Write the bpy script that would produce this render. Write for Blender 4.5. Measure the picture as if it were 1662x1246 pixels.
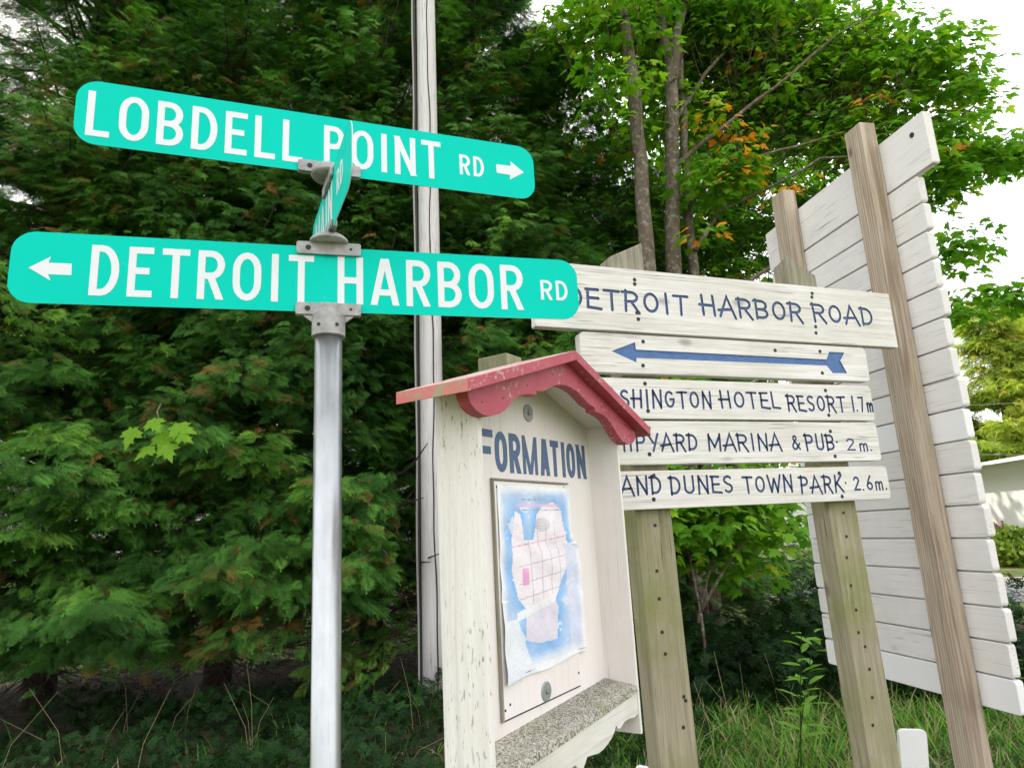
import bpy, bmesh, math, random
import numpy as np
from mathutils import Vector, Matrix
R_ = math.radians
random.seed(7)
rng = np.random.default_rng(11)
S = bpy.context.scene
for o in list(bpy.data.objects):
    bpy.data.objects.remove(o)
COL = S.collection

# ------------------------------------------------------------------ camera
CAM = np.array([0.0, 0.0, 1.6])
PITCH, ROLL = R_(12.355), R_(-3.02)
cp, sp, cr, sr = math.cos(PITCH), math.sin(PITCH), math.cos(ROLL), math.sin(ROLL)
fw = Vector((0, cp, sp)); up0 = Vector((0, -sp, cp)); rt0 = Vector((1, 0, 0))
rt = rt0*cr + up0*sr; up = -rt0*sr + up0*cr
cd = bpy.data.cameras.new('camera'); co = bpy.data.objects.new('camera', cd); COL.objects.link(co)
co.matrix_world = Matrix(((rt.x, up.x, -fw.x, 0), (rt.y, up.y, -fw.y, 0), (rt.z, up.z, -fw.z, 1.6), (0, 0, 0, 1)))
cd.sensor_width = 36; cd.lens = 36*1100.5/1662; cd.clip_end = 2000; cd.clip_start = 0.05
S.camera = co

# ------------------------------------------------------------------ light
SUN_AZ, SUN_EL = R_(-38), R_(40)          # azimuth from +Y, left of the view: the sun stands behind the cedars
w = bpy.data.worlds.new('World'); S.world = w; w.use_nodes = True
nt = w.node_tree; bg = nt.nodes['Background']
sky = nt.nodes.new('ShaderNodeTexSky'); sky.sky_type = 'NISHITA'; sky.sun_disc = False
sky.sun_elevation = SUN_EL; sky.sun_rotation = SUN_AZ; sky.air_density = 1.0; sky.dust_density = 2.5
tc = nt.nodes.new('ShaderNodeTexCoord'); cn = nt.nodes.new('ShaderNodeTexNoise'); cn.inputs['Scale'].default_value = 1.6
cn.inputs['Detail'].default_value = 5
rp = nt.nodes.new('ShaderNodeMapRange'); rp.inputs['From Min'].default_value = .3; rp.inputs['From Max'].default_value = .6
rp.inputs['To Min'].default_value = .66; rp.inputs['To Max'].default_value = .95
mx = nt.nodes.new('ShaderNodeMix'); mx.data_type = 'RGBA'; mx.inputs['B'].default_value = (13.4, 13.3, 13.4, 1)   # thin bright cloud
nt.links.new(tc.outputs['Generated'], cn.inputs['Vector']); nt.links.new(cn.outputs['Fac'], rp.inputs['Value'])
nt.links.new(rp.outputs['Result'], mx.inputs['Factor']); nt.links.new(sky.outputs['Color'], mx.inputs['A'])
nt.links.new(mx.outputs['Result'], bg.inputs['Color']); bg.inputs['Strength'].default_value = 0.10
sl = bpy.data.lights.new('sun', 'SUN'); sl.energy = 3.0; sl.angle = R_(0.6); sl.color = (1, .93, .80)
so = bpy.data.objects.new('sun', sl); COL.objects.link(so)
sv = Vector((math.sin(SUN_AZ)*math.cos(SUN_EL), math.cos(SUN_AZ)*math.cos(SUN_EL), math.sin(SUN_EL)))
so.rotation_euler = (-sv).to_track_quat('-Z', 'Y').to_euler(); so.location = (0, 0, 30)
S.view_settings.view_transform = 'Standard'; S.view_settings.look = 'None'
S.view_settings.exposure = 0.8; S.view_settings.gamma = 1; S.view_settings.use_curve_mapping = False
S.render.engine = 'CYCLES'
S.cycles.max_bounces = 4; S.cycles.diffuse_bounces = 2; S.cycles.transmission_bounces = 2; S.cycles.transparent_max_bounces = 4

# ------------------------------------------------------------------ object helpers
def tag(o, label=None, cat=None, group=None, kind=None):
    if label: o['label'] = label
    if cat: o['category'] = cat
    if group: o['group'] = group
    if kind: o['kind'] = kind
    return o
def empty(name, loc, rz=0, label=None, cat=None, group=None):
    o = bpy.data.objects.new(name, None); COL.objects.link(o); o.location = loc; o.rotation_euler.z = rz
    o.empty_display_size = .1
    return tag(o, label, cat, group)
def link(name, me, mat, parent=None, smooth=False):
    if mat is not None and len(me.materials) == 0:
        for m in (mat if isinstance(mat, (list, tuple)) else [mat]): me.materials.append(m)
    o = bpy.data.objects.new(name, me); COL.objects.link(o)
    if parent: o.parent = parent
    if smooth: me.shade_smooth()
    return o
def arr_mesh(name, V, F, tint=None):
    """V (n,3); F (m,k) same-sized faces; tint per vertex"""
    V = np.asarray(V, np.float32); F = np.asarray(F, np.int32)
    me = bpy.data.meshes.new(name); me.vertices.add(len(V)); me.vertices.foreach_set('co', V.ravel())
    m, k = F.shape
    me.loops.add(m*k); me.loops.foreach_set('vertex_index', F.ravel())
    me.polygons.add(m); me.polygons.foreach_set('loop_start', np.arange(0, m*k, k, dtype=np.int32))
    me.update(calc_edges=True)
    if tint is not None:
        a = me.attributes.new('tint', 'FLOAT', 'POINT'); a.data.foreach_set('value', np.asarray(tint, np.float32))
    return me
def scatter(name, tv, tf, A, T, tint):
    """merge N transformed copies of the template (tv, tf)"""
    N = len(T); m = len(tv)
    V = np.einsum('nij,mj->nmi', A, tv) + T[:, None, :]
    F = tf[None] + (np.arange(N)*m)[:, None, None]
    return arr_mesh(name, V.reshape(-1, 3), F.reshape(-1, tf.shape[1]), np.repeat(tint, m))
def euler_of(A):
    """xyz euler angles of (n,3,3) matrices whose columns are scaled axes"""
    R = A/np.linalg.norm(A, axis=1, keepdims=True)
    y = np.arcsin(np.clip(-R[:, 2, 0], -1, 1)); x = np.arctan2(R[:, 2, 1], R[:, 2, 2]); z = np.arctan2(R[:, 1, 0], R[:, 0, 0])
    return np.stack([x, y, z], 1)
GN = None
def gn_group():
    global GN
    if GN: return GN
    g = bpy.data.node_groups.new('foliage_instances', 'GeometryNodeTree')
    g.interface.new_socket('Geometry', in_out='INPUT', socket_type='NodeSocketGeometry')
    g.interface.new_socket('Geometry', in_out='OUTPUT', socket_type='NodeSocketGeometry')
    gi = g.nodes.new('NodeGroupInput'); go = g.nodes.new('NodeGroupOutput')
    sp = g.nodes.new('GeometryNodeSeparateGeometry'); sp.domain = 'POINT'
    def na(nm, ty):
        q = g.nodes.new('GeometryNodeInputNamedAttribute'); q.data_type = ty; q.inputs['Name'].default_value = nm; return [o for o in q.outputs if o.enabled and o.name == 'Attribute'][0]
    ip = g.nodes.new('GeometryNodeInstanceOnPoints'); er = g.nodes.new('FunctionNodeEulerToRotation')
    g.links.new(gi.outputs[0], sp.inputs['Geometry']); g.links.new(na('is_point', 'BOOLEAN'), sp.inputs['Selection'])
    g.links.new(sp.outputs['Selection'], ip.inputs['Points']); g.links.new(sp.outputs['Inverted'], ip.inputs['Instance'])
    g.links.new(na('rot', 'FLOAT_VECTOR'), er.inputs[0]); g.links.new(er.outputs[0], ip.inputs['Rotation'])
    g.links.new(na('scl', 'FLOAT_VECTOR'), ip.inputs['Scale']); g.links.new(ip.outputs[0], go.inputs[0]); GN = g
    return g
def inst(name, tv, tf, A, T, tint, mat, parent=None):
    """one stuff object whose template is instanced on its own loose points"""
    me = arr_mesh(name, np.concatenate([tv, T]), tf); m = len(tv); N = len(T)
    a = me.attributes.new('is_point', 'BOOLEAN', 'POINT'); a.data.foreach_set('value', np.concatenate([np.zeros(m, bool), np.ones(N, bool)]))
    a = me.attributes.new('rot', 'FLOAT_VECTOR', 'POINT'); a.data.foreach_set('vector', np.concatenate([np.zeros((m, 3)), euler_of(A)]).astype(np.float32).ravel())
    a = me.attributes.new('scl', 'FLOAT_VECTOR', 'POINT'); a.data.foreach_set('vector', np.concatenate([np.ones((m, 3)), np.linalg.norm(A, axis=1)]).astype(np.float32).ravel())
    a = me.attributes.new('tint', 'FLOAT', 'POINT'); a.data.foreach_set('value', np.concatenate([np.zeros(m), tint]).astype(np.float32))
    o = link(name, me, mat, parent); md = o.modifiers.new('foliage', 'NODES'); md.node_group = gn_group()
    return tag(o, kind='stuff')
def frames(d, n, s):
    """orthonormal frames (columns: along d, side, normal) scaled by s"""
    d = d/np.linalg.norm(d, axis=1, keepdims=True)
    side = np.cross(n, d); side /= np.linalg.norm(side, axis=1, keepdims=True)+1e-9
    nn = np.cross(d, side)
    s = np.asarray(s)
    if s.ndim == 1: s = s[:, None].repeat(3, 1)
    return np.stack([d*s[:, :1], side*s[:, 1:2], nn*s[:, 2:3]], axis=2)

class MB:
    """mesh builder; k and c map reference units to metres: x*k, y*k, c + z*k"""
    def __init__(s, k=1.0, c=0.0): s.v = []; s.f = []; s.k = k; s.c = c; s.mi = []
    def add(s, vs, fs, mi=0):
        b = len(s.v); s.v += [(x*s.k, y*s.k, z*s.k+s.c) for x, y, z in vs]; s.f += [tuple(b+i for i in f) for f in fs]; s.mi += [mi]*len(fs)
        return s
    def box(s, x0, x1, y0, y1, z0, z1):
        return s.add([(x0,y0,z0),(x1,y0,z0),(x1,y1,z0),(x0,y1,z0),(x0,y0,z1),(x1,y0,z1),(x1,y1,z1),(x0,y1,z1)],
                     [(0,3,2,1),(4,5,6,7),(0,1,5,4),(1,2,6,5),(2,3,7,6),(3,0,4,7)])
    def prism(s, pts, y0, y1, mi=0):
        """pts: outline in x,z (counter-clockwise seen from -y); extruded y0..y1"""
        a = sum(pts[i][0]*pts[(i+1) % len(pts)][1]-pts[(i+1) % len(pts)][0]*pts[i][1] for i in range(len(pts)))
        if a < 0: pts = pts[::-1]
        n = len(pts)
        vs = [(x, y0, z) for x, z in pts]+[(x, y1, z) for x, z in pts]
        fs = [tuple(range(n)), tuple(range(2*n-1, n-1, -1))]+[(i, n+i, n+(i+1) % n, (i+1) % n) for i in range(n)]
        return s.add(vs, fs, mi)
    def lathe(s, prof, cx=0, cy=0, n=40):
        """prof: (radius, z) list"""
        vs = []; fs = []
        for r, z in prof:
            for i in range(n):
                a = 2*math.pi*i/n; vs.append((cx+r*math.cos(a), cy+r*math.sin(a), z))
        for j in range(len(prof)-1):
            for i in range(n):
                fs.append((j*n+i, j*n+(i+1) % n, (j+1)*n+(i+1) % n, (j+1)*n+i))
        fs.append(tuple(range(n-1, -1, -1))); fs.append(tuple((len(prof)-1)*n+i for i in range(n)))
        return s.add(vs, fs)
    def disc_y(s, cx, cz, prof, n=20):
        """turned shape about the y axis at (cx, cz); prof: (radius, y)"""
        vs = []; fs = []
        for r, y in prof:
            for i in range(n):
                a = 2*math.pi*i/n; vs.append((cx+r*math.cos(a), y, cz+r*math.sin(a)))
        for j in range(len(prof)-1):
            for i in range(n):
                fs.append((j*n+i, (j+1)*n+i, (j+1)*n+(i+1) % n, j*n+(i+1) % n))
        fs.append(tuple(range(n))); fs.append(tuple((len(prof)-1)*n+n-1-i for i in range(n)))
        return s.add(vs, fs)
    def tube(s, pts, r0, r1=None, n=6):
        r1 = r0 if r1 is None else r1
        P = [Vector(p) for p in pts]; vs = []; fs = []
        m = len(P)
        for j, p in enumerate(P):
            d = (P[min(j+1, m-1)]-P[max(j-1, 0)]).normalized()
            if j == 0:
                a = d.cross(Vector((.31, .17, 1)) if abs(d.z) < .8 else Vector((.1, 1, .05))).normalized()
            else: a = (a-d*a.dot(d)).normalized()
            b = d.cross(a).normalized()
            r = (r0[j] if isinstance(r0, (list, tuple)) else r0+(r1-r0)*j/(m-1))
            for i in range(n):
                t = 2*math.pi*i/n; q = p+(a*math.cos(t)+b*math.sin(t))*r; vs.append(tuple(q))
        for j in range(m-1):
            for i in range(n):
                fs.append((j*n+i, j*n+(i+1) % n, (j+1)*n+(i+1) % n, (j+1)*n+i))
        fs.append(tuple(range(n-1, -1, -1))); fs.append(tuple((m-1)*n+i for i in range(n)))
        return s.add(vs, fs)
    def mesh(s, name):
        me = bpy.data.meshes.new(name); me.from_pydata(s.v, [], s.f)
        if any(s.mi): me.polygons.foreach_set('material_index', s.mi)
        me.update(); return me
    def build(s, name, mat, parent=None, smooth=False, bevel=0, seg=2, shift=None):
        me = s.mesh(name)
        if smooth: me.shade_smooth()
        o = link(name, me, mat, parent)
        if bevel:
            b = o.modifiers.new('bevel', 'BEVEL'); b.width = bevel; b.segments = seg; b.limit_method = 'ANGLE'; b.angle_limit = R_(40)
        return o
def rrect(x0, x1, z0, z1, r, n=6, corners=(1, 1, 1, 1)):
    pts = []
    for (cx, cz, a0, on) in ((x1-r, z0+r, -90, corners[0]), (x1-r, z1-r, 0, corners[1]), (x0+r, z1-r, 90, corners[2]), (x0+r, z0+r, 180, corners[3])):
        if on:
            for i in range(n+1):
                a = R_(a0+90*i/n); pts.append((cx+r*math.cos(a), cz+r*math.sin(a)))
        else:
            pts.append((cx+r*(1 if a0 in (-90, 0) else -1), cz+r*(-1 if a0 in (-90, 180) else 1)))
    return pts

# ------------------------------------------------------------------ materials
class NT:
    def __init__(s, name):
        s.m = bpy.data.materials.new(name); s.m.use_nodes = True; s.t = s.m.node_tree
        s.b = s.t.nodes['Principled BSDF']; s.out = s.t.nodes['Material Output']
    def n(s, ty, **kw):
        x = s.t.nodes.new('ShaderNode'+ty)
        for k, v in kw.items():
            if k in x.inputs: x.inputs[k].default_value = v
            else: setattr(x, k, v)
        return x
    def l(s, a, b): s.t.links.new(a, b)
    def coords(s, scale=(1, 1, 1), rand=True, attr='Object'):
        t = s.n('TexCoord'); mp = s.n('Mapping'); mp.inputs['Scale'].default_value = scale
        if rand:
            oi = s.n('ObjectInfo'); ml = s.n('Math', operation='MULTIPLY'); ml.inputs[1].default_value = 37.0
            s.l(oi.outputs['Random'], ml.inputs[0])
            ad = s.n('VectorMath', operation='ADD'); s.l(t.outputs[attr], ad.inputs[0]); s.l(ml.outputs[0], ad.inputs[1])
            s.l(ad.outputs[0], mp.inputs['Vector'])
        else: s.l(t.outputs[attr], mp.inputs['Vector'])
        return mp.outputs[0]
    def noise(s, vec, scale, detail=4, rough=.55, dist=0):
        x = s.n('TexNoise'); x.inputs['Scale'].default_value = scale; x.inputs['Detail'].default_value = detail
        x.inputs['Roughness'].default_value = rough; x.inputs['Distortion'].default_value = dist
        s.l(vec, x.inputs['Vector']); return x.outputs['Fac']
    def ramp(s, fac, stops):
        x = s.n('ValToRGB'); e = x.color_ramp.elements
        while len(e) < len(stops): e.new(.5)
        for el, (p, c) in zip(e, stops):
            el.position = p; el.color = (c, c, c, 1) if isinstance(c, (int, float)) else (*c, 1)
        s.l(fac, x.inputs['Fac']); return x.outputs['Color']
    def mix(s, fac, a, b, mode='MIX'):
        x = s.n('Mix', data_type='RGBA', blend_type=mode)
        for sock, val in (('Factor', fac), ('A', a), ('B', b)):
            i = [q for q in x.inputs if q.name == sock and q.enabled][0] if sock == 'Factor' else [q for q in x.inputs if q.name == sock and q.type == 'RGBA'][0]
            if isinstance(val, (int, float)): i.default_value = val
            elif isinstance(val, tuple): i.default_value = (*val, 1)
            else: s.l(val, i)
        return [q for q in x.outputs if q.type == 'RGBA'][0]
    def bump(s, h, strength=.3, dist=.002):
        b = s.n('Bump'); b.inputs['Strength'].default_value = strength; b.inputs['Distance'].default_value = dist
        s.l(h, b.inputs['Height']); s.l(b.outputs['Normal'], s.b.inputs['Normal'])
    def col(s, c):
        if isinstance(c, tuple): s.b.inputs['Base Color'].default_value = (*c, 1)
        else: s.l(c, s.b.inputs['Base Color'])
    def set(s, **kw):
        for k, v in kw.items(): s.b.inputs[k.replace('_', ' ')].default_value = v
        return s.m

def _sub(t, a, v):
    m = t.n('Math', operation='SUBTRACT'); t.l(a, m.inputs[0]); m.inputs[1].default_value = v; return m.outputs[0]
def wood(name, base, dark, axis, crack=.55, algae=None, algae_amt=.5, specks=None, rough=.75, grain=.5, bump=.5, knots=0, rings=0, fine=3.0, head=0):
    """axis: index of the grain direction (0 x, 2 z)"""
    t = NT(name)
    sc = [60, 60, 60]; sc[axis] = 2.2
    v = t.coords(tuple(sc)); vo = t.coords((1, 1, 1))
    g = t.noise(v, 1.0, 8, .72, .4)
    sc2 = [150, 150, 150]; sc2[axis] = fine
    v2 = t.coords(tuple(sc2)); f = t.noise(v2, 1.0, 3, .6, .2)
    col = t.mix(t.ramp(g, [(.32, 1.0*grain), (.62, 0.0)]), base, dark)
    blot = t.noise(vo, 5, 5, .6)
    col = t.mix(t.ramp(blot, [(.35, .30), (.65, 0.0)]), col, tuple(.6*a+.4*b for a, b in zip(base, dark)))
    if rings:
        w_ = t.n('TexWave', wave_type='BANDS', bands_direction='X'); s3 = [22, 22, 22]; s3[axis] = 1.1
        t.l(t.coords(tuple(s3)), w_.inputs['Vector']); w_.inputs['Scale'].default_value = 1.0
        w_.inputs['Distortion'].default_value = 9.0; w_.inputs['Detail'].default_value = 2.0; w_.inputs['Detail Scale'].default_value = .8
        col = t.mix(t.ramp(w_.outputs['Fac'], [(.0, rings), (.45, 0.0)]), col, dark)
    ck = t.ramp(f, [(.33, 1.0), (.395, 0.0)])
    cm = t.noise(vo, 3.5, 3, .6); cmask = t.ramp(cm, [(.38, .12*crack), (.58, crack)])
    ckm = t.mix(1.0, ck, cmask, 'MULTIPLY')
    col = t.mix(ckm, col, tuple(.25*a for a in dark))
    if algae:
        a = t.noise(vo, 2.6, 6, .65); col = t.mix(t.ramp(a, [(.44, 0.0), (.68, algae_amt)]), col, algae)
    if specks:
        sn = t.noise(vo, 70, 2, .5); col = t.mix(t.ramp(sn, [(.66, 0.0), (.72, .8)]), col, specks)
    if head:
        sx = t.n('SeparateXYZ'); t.l(t.n('TexCoord').outputs['Object'], sx.inputs[0]); ad = t.n('Math', operation='ADD'); t.l(sx.outputs['Z'], ad.inputs[0]); t.l(blot, ad.inputs[1])
        col = t.mix(t.ramp(t.mix(0.0, ad.outputs[0], 0.0), [(0, 0.0), (1, 0.0)]) if 0 else t.ramp(_sub(t, ad.outputs[0], head), [(.0, 0.0), (.35, .8)]), col, t.mix(t.ramp(g, [(.35, 0.0), (.6, 1.0)]), (.09, .075, .07), (.34, .31, .27)))
    if knots:
        vs = [4.5, 4.5, 4.5]; vs[axis] = 2.2
        vr = t.n('TexVoronoi'); t.l(t.coords(tuple(vs)), vr.inputs['Vector']); vr.inputs['Scale'].default_value = 1.0
        kd = t.ramp(vr.outputs['Distance'], [(.03, knots), (.09, 0.0)])
        col = t.mix(kd, col, tuple(.35*a for a in dark))
    t.col(col)
    hh = t.mix(.5, g, f); hh = t.mix(ckm, hh, (0, 0, 0)); t.bump(hh, bump, .003)
    return t.set(Roughness=rough)

M = {}
M['plank'] = wood('weathered_white_plank', (.83, .805, .785), (.52, .49, .45), 0, crack=.7, algae=(.50, .485, .39), algae_amt=.40, grain=.75, knots=.55, bump=.9)
M['slat'] = wood('white_slat', (.80, .78, .77), (.55, .52, .50), 0, crack=.65, algae=(.58, .55, .48), algae_amt=.45, grain=.25, bump=.3, knots=.3)
M['slat_new'] = wood('fresh_white_slat', (.84, .83, .84), (.70, .69, .70), 0, crack=.0, grain=.15, bump=.12)
M['post_green'] = wood('mossy_post', (.40, .36, .25), (.12, .10, .06), 2, crack=.9, algae=(.19, .21, .055), algae_amt=.9, knots=.6, head=2.95, grain=.7, bump=.8)
M['post_brown'] = wood('weathered_post', (.58, .485, .38), (.25, .18, .125), 2, crack=.5, algae=(.50, .45, .36), algae_amt=.4, grain=.9, bump=.6, rings=.85, knots=.8)
M['kiosk'] = wood('cream_rough_plywood', (.835, .81, .785), (.46, .43, .38), 2, crack=.8, algae=(.68, .63, .53), algae_amt=.22, grain=.45, bump=1.0, fine=34)
M['kiosk_in'] = wood('cream_painted_board', (.85, .80, .785), (.64, .58, .54), 2, crack=.25, algae=(.62, .57, .51), algae_amt=.35, grain=.18, bump=.2)
M['kiosk_front'] = wood('white_scalloped_board', (.78, .76, .72), (.46, .44, .38), 0, crack=.3, algae=(.45, .46, .28), algae_amt=.35, grain=.4, bump=.5, rings=.2)
M['upole'] = wood('grey_utility_pole', (.70, .67, .67), (.42, .40, .41), 2, crack=.9, grain=.5, bump=.8)
M['fibre'] = wood('grey_top', (.36, .33, .28), (.10, .085, .07), 2, crack=.9, algae=(.24, .26, .12), algae_amt=.4, grain=.9, bump=.9)

def pink(name, base, fade):
    t = NT(name); v = t.coords((1, 1, 1)); g = t.coords((10, 70, 70))
    n = t.noise(v, 9, 6, .65); col = t.mix(t.ramp(n, [(.35, 0.0), (.7, .6)]), base, fade)
    gr = t.noise(g, 1, 5, .6); col = t.mix(t.ramp(gr, [(.25, .35), (.5, 0.0)]), col, (.28, .04, .05))
    li = t.noise(v, 75, 3, .6); lm = t.noise(v, 7, 2, .5)
    lim = t.mix(1.0, t.ramp(li, [(.58, 0.0), (.64, 1.0)]), t.ramp(lm, [(.46, 0.0), (.6, .8)]), 'MULTIPLY')
    col = t.mix(lim, col, (.42, .42, .30)); t.col(col); t.bump(t.mix(lim, gr, (1, 1, 1)), .5, .002)
    return t.set(Roughness=.6)
M['pink'] = pink('faded_pink_paint', (.40, .052, .085), (.52, .105, .15))
t = NT('peeling_pink_roof'); v = t.coords((1, 1, 1)); n = t.noise(t.coords((22, 7, 22)), 1.5, 7, .7)
c = t.mix(t.ramp(n, [(.46, 0.0), (.54, .9)]), (.56, .20, .22), (.72, .68, .60)); n2 = t.noise(v, 60, 3)
c = t.mix(t.ramp(n2, [(.56, 0.0), (.66, .7)]), c, (.32, .30, .20)); t.col(c); t.bump(n, .6, .003); M['roof_top'] = t.set(Roughness=.8)
t = NT('lichen_pink_edge'); v = t.coords((1, 1, 1)); c = t.mix(t.ramp(t.noise(v, 14, 5), [(.35, 0.0), (.65, .8)]), (.56, .15, .16), (.52, .22, .17))
lv = t.noise(v, 34, 5, .7); c = t.mix(t.ramp(lv, [(.52, 0.0), (.58, .95)]), c, (.30, .31, .20)); t.col(c); t.bump(lv, .6, .004); M['eave'] = t.set(Roughness=.8)

t = NT('routed_blue_paint'); v = t.coords((1, 1, 1)); n = t.noise(v, 60, 5, .7)
t.col(t.mix(t.ramp(n, [(.35, 0.0), (.75, .7)]), (.05, .085, .22), (.13, .19, .36))); t.bump(n, .8, .002); M['blue'] = t.set(Roughness=.7)
t = NT('arrow_blue_paint'); n = t.noise(t.coords((20, 60, 60)), 1.6, 6, .7)
t.col(t.mix(t.ramp(n, [(.35, 0.0), (.75, .8)]), (.055, .13, .33), (.12, .22, .44))); t.bump(n, .9, .002); M['arrow'] = t.set(Roughness=.7)
t = NT('navy_lettering'); v = t.coords((1, 1, 1)); n = t.noise(v, 120, 4)
t.col(t.mix(t.ramp(n, [(.3, 0.0), (.7, .5)]), (.055, .11, .22), (.11, .17, .28))); M['navy'] = t.set(Roughness=.6)

t = NT('green_reflective_sheeting'); v = t.coords((1, 1, 1)); n = t.noise(v, 5, 4); sp_ = t.noise(v, 160, 2)
c = t.mix(t.ramp(n, [(.3, 0.0), (.7, .35)]), (.0, .57, .47), (.0, .64, .53))
c = t.mix(t.ramp(sp_, [(.735, 0.0), (.76, .6)]), c, (.45, .7, .6)); t.col(c); M['sign_green'] = t.set(Roughness=.38)
M['sign_green'].node_tree.nodes['Principled BSDF'].inputs['Specular IOR Level'].default_value = .06
t = NT('white_reflective_lettering'); n = t.noise(t.coords((1, 1, 1)), 60, 4)
t.col(t.mix(t.ramp(n, [(.3, 0.0), (.8, .4)]), (.73, .745, .80), (.66, .67, .71))); M['sign_white'] = t.set(Roughness=.4)
t = NT('bare_aluminium_edge'); t.col((.6, .64, .62)); M['edge'] = t.set(Roughness=.5, Metallic=.6)
t = NT('galvanized_steel'); n = t.noise(t.coords((34, 34, 16)), 1.2, 4, .55); n2 = t.noise(t.coords((90, 90, 14)), 1.0, 3)
c = t.mix(t.ramp(n, [(.3, 0.0), (.7, 1.0)]), (.40, .425, .44), (.49, .51, .52)); c = t.mix(t.ramp(n2, [(.62, 0.0), (.75, .5)]), c, (.34, .35, .36))
t.col(c); t.l(t.ramp(n, [(.3, .30), (.7, .36)]), t.b.inputs['Roughness']); t.bump(n2, .05, .0005); M['galv'] = t.set(Metallic=.85)
t = NT('cast_aluminium'); v = t.coords((1, 1, 1)); n = t.noise(v, 40, 5); m_ = t.noise(v, 16, 5, .7)
c = t.mix(t.ramp(n, [(.3, 0.0), (.7, 1.0)]), (.24, .235, .235), (.42, .41, .405)); c = t.mix(t.ramp(m_, [(.55, 0.0), (.68, .7)]), c, (.20, .20, .12))
t.col(c); t.bump(n, .4, .001); M['cast'] = t.set(Metallic=.55, Roughness=.55)
t = NT('dark_screw'); t.col((.03, .028, .026)); M['screw'] = t.set(Roughness=.6, Metallic=.3)
t = NT('zinc_washer'); n = t.noise(t.coords((1, 1, 1)), 80, 3); t.col(t.mix(n, (.22, .25, .25), (.42, .46, .46))); M['zinc'] = t.set(Roughness=.5, Metallic=.5)
t = NT('roof_grit'); vv = t.n('TexVoronoi'); t.l(t.coords((1, 1, 1)), vv.inputs['Vector']); vv.inputs['Scale'].default_value = 230
bw = t.n('RGBToBW'); t.l(vv.outputs['Color'], bw.inputs[0]); n = t.noise(t.coords((1, 1, 1)), 12, 4)
c = t.ramp(bw.outputs[0], [(.15, (.13, .12, .09)), (.45, (.36, .34, .28)), (.8, (.66, .63, .56))])
c = t.mix(t.ramp(n, [(.5, 0.0), (.72, .6)]), c, (.22, .24, .09)); t.col(c); t.bump(bw.outputs[0], .9, .003); M['grit'] = t.set(Roughness=.9)
t = NT('printed_map'); a = t.n('Attribute', attribute_name='print'); n = t.noise(t.coords((1, 1, 1)), 26, 5, .6, 1.0)
t.col(a.outputs['Color']); t.bump(n, .5, .006); M['map'] = t.set(Roughness=.22)
t = NT('black_cable'); t.col((.02, .02, .02)); M['cable'] = t.set(Roughness=.6)
t = NT('pale_cable'); t.col((.36, .35, .33)); M['pale'] = t.set(Roughness=.6)

def leafmat(name, stops, trans=.35, rough=.5, noise_amt=.25, tcol=(1.3, 1.5, .5), typ='GEOMETRY'):
    t = NT(name); a = t.n('Attribute', attribute_name='tint'); a.attribute_type = typ
    c = t.ramp(a.outputs['Fac'], stops); n = t.noise(t.coords((1, 1, 1), rand=False), 9, 3)
    c = t.mix(noise_amt, c, t.mix(1.0, c, t.ramp(n, [(.3, .35), (.7, 1.6)]), 'MULTIPLY'))
    t.col(c); t.set(Roughness=rough); t.b.inputs['Specular IOR Level'].default_value = .12
    tr = t.n('BsdfTranslucent'); ms = t.n('MixShader'); ms.inputs[0].default_value = trans
    t.l(t.mix(1.0, c, tcol, 'MULTIPLY'), tr.inputs['Color'])
    t.l(t.b.outputs[0], ms.inputs[1]); t.l(tr.outputs[0], ms.inputs[2]); t.l(ms.outputs[0], t.out.inputs['Surface'])
    return t.m
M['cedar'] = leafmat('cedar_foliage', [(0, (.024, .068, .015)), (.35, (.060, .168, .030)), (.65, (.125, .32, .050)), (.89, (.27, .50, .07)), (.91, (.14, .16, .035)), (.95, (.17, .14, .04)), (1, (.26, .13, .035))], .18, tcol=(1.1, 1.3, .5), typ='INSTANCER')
MAPLE = [(0, (.05, .16, .015)), (.45, (.12, .30, .022)), (.8, (.27, .46, .03)), (.93, (.40, .50, .035)), (.955, (.78, .38, .04)), (1, (.80, .24, .03))]
M['maple'] = leafmat('maple_leaf_single', MAPLE, .42); M['maple_i'] = leafmat('maple_leaves', MAPLE, .42, typ='INSTANCER')
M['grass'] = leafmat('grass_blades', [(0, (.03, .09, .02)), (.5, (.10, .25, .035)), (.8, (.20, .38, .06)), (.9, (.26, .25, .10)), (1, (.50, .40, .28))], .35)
M['cover'] = leafmat('undergrowth', [(0, (.009, .024, .008)), (.6, (.018, .055, .013)), (1, (.05, .13, .024))], .15)  # dark ground-cover greens, lowered further so the colour carries shade under the trees
M['far'] = leafmat('sunlit_far_foliage', [(0, (.08, .16, .03)), (.5, (.17, .26, .04)), (.85, (.33, .36, .06)), (1, (.5, .33, .06))], .35)
M['larch'] = leafmat('yellow_green_needles', [(0, (.20, .30, .05)), (.5, (.40, .48, .08)), (.85, (.60, .58, .12)), (1, (.62, .48, .14))], .5, typ='INSTANCER')
t = NT('cedar_bark'); n = t.noise(t.coords((14, 14, 2)), 1, 6, .7); t.col(t.ramp(n, [(.3, (.02, .014, .01)), (.7, (.085, .06, .045))])); t.bump(n, 1, .02); M['bark'] = t.set(Roughness=.9)
t = NT('maple_bark'); v = t.coords((1, 1, 1)); n = t.noise(t.coords((10, 10, 4)), 1.5, 6, .7); li = t.noise(v, 14, 5, .7)
c = t.ramp(n, [(.3, (.07, .05, .035)), (.7, (.20, .15, .115))]); c = t.mix(t.ramp(li, [(.52, 0.0), (.62, .75)]), c, (.30, .31, .24)); t.col(c); t.bump(n, 1, .02); M['mbark'] = t.set(Roughness=.9)
t = NT('dead_twigs'); t.col((.085, .062, .048)); M['twig'] = t.set(Roughness=.9)

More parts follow.
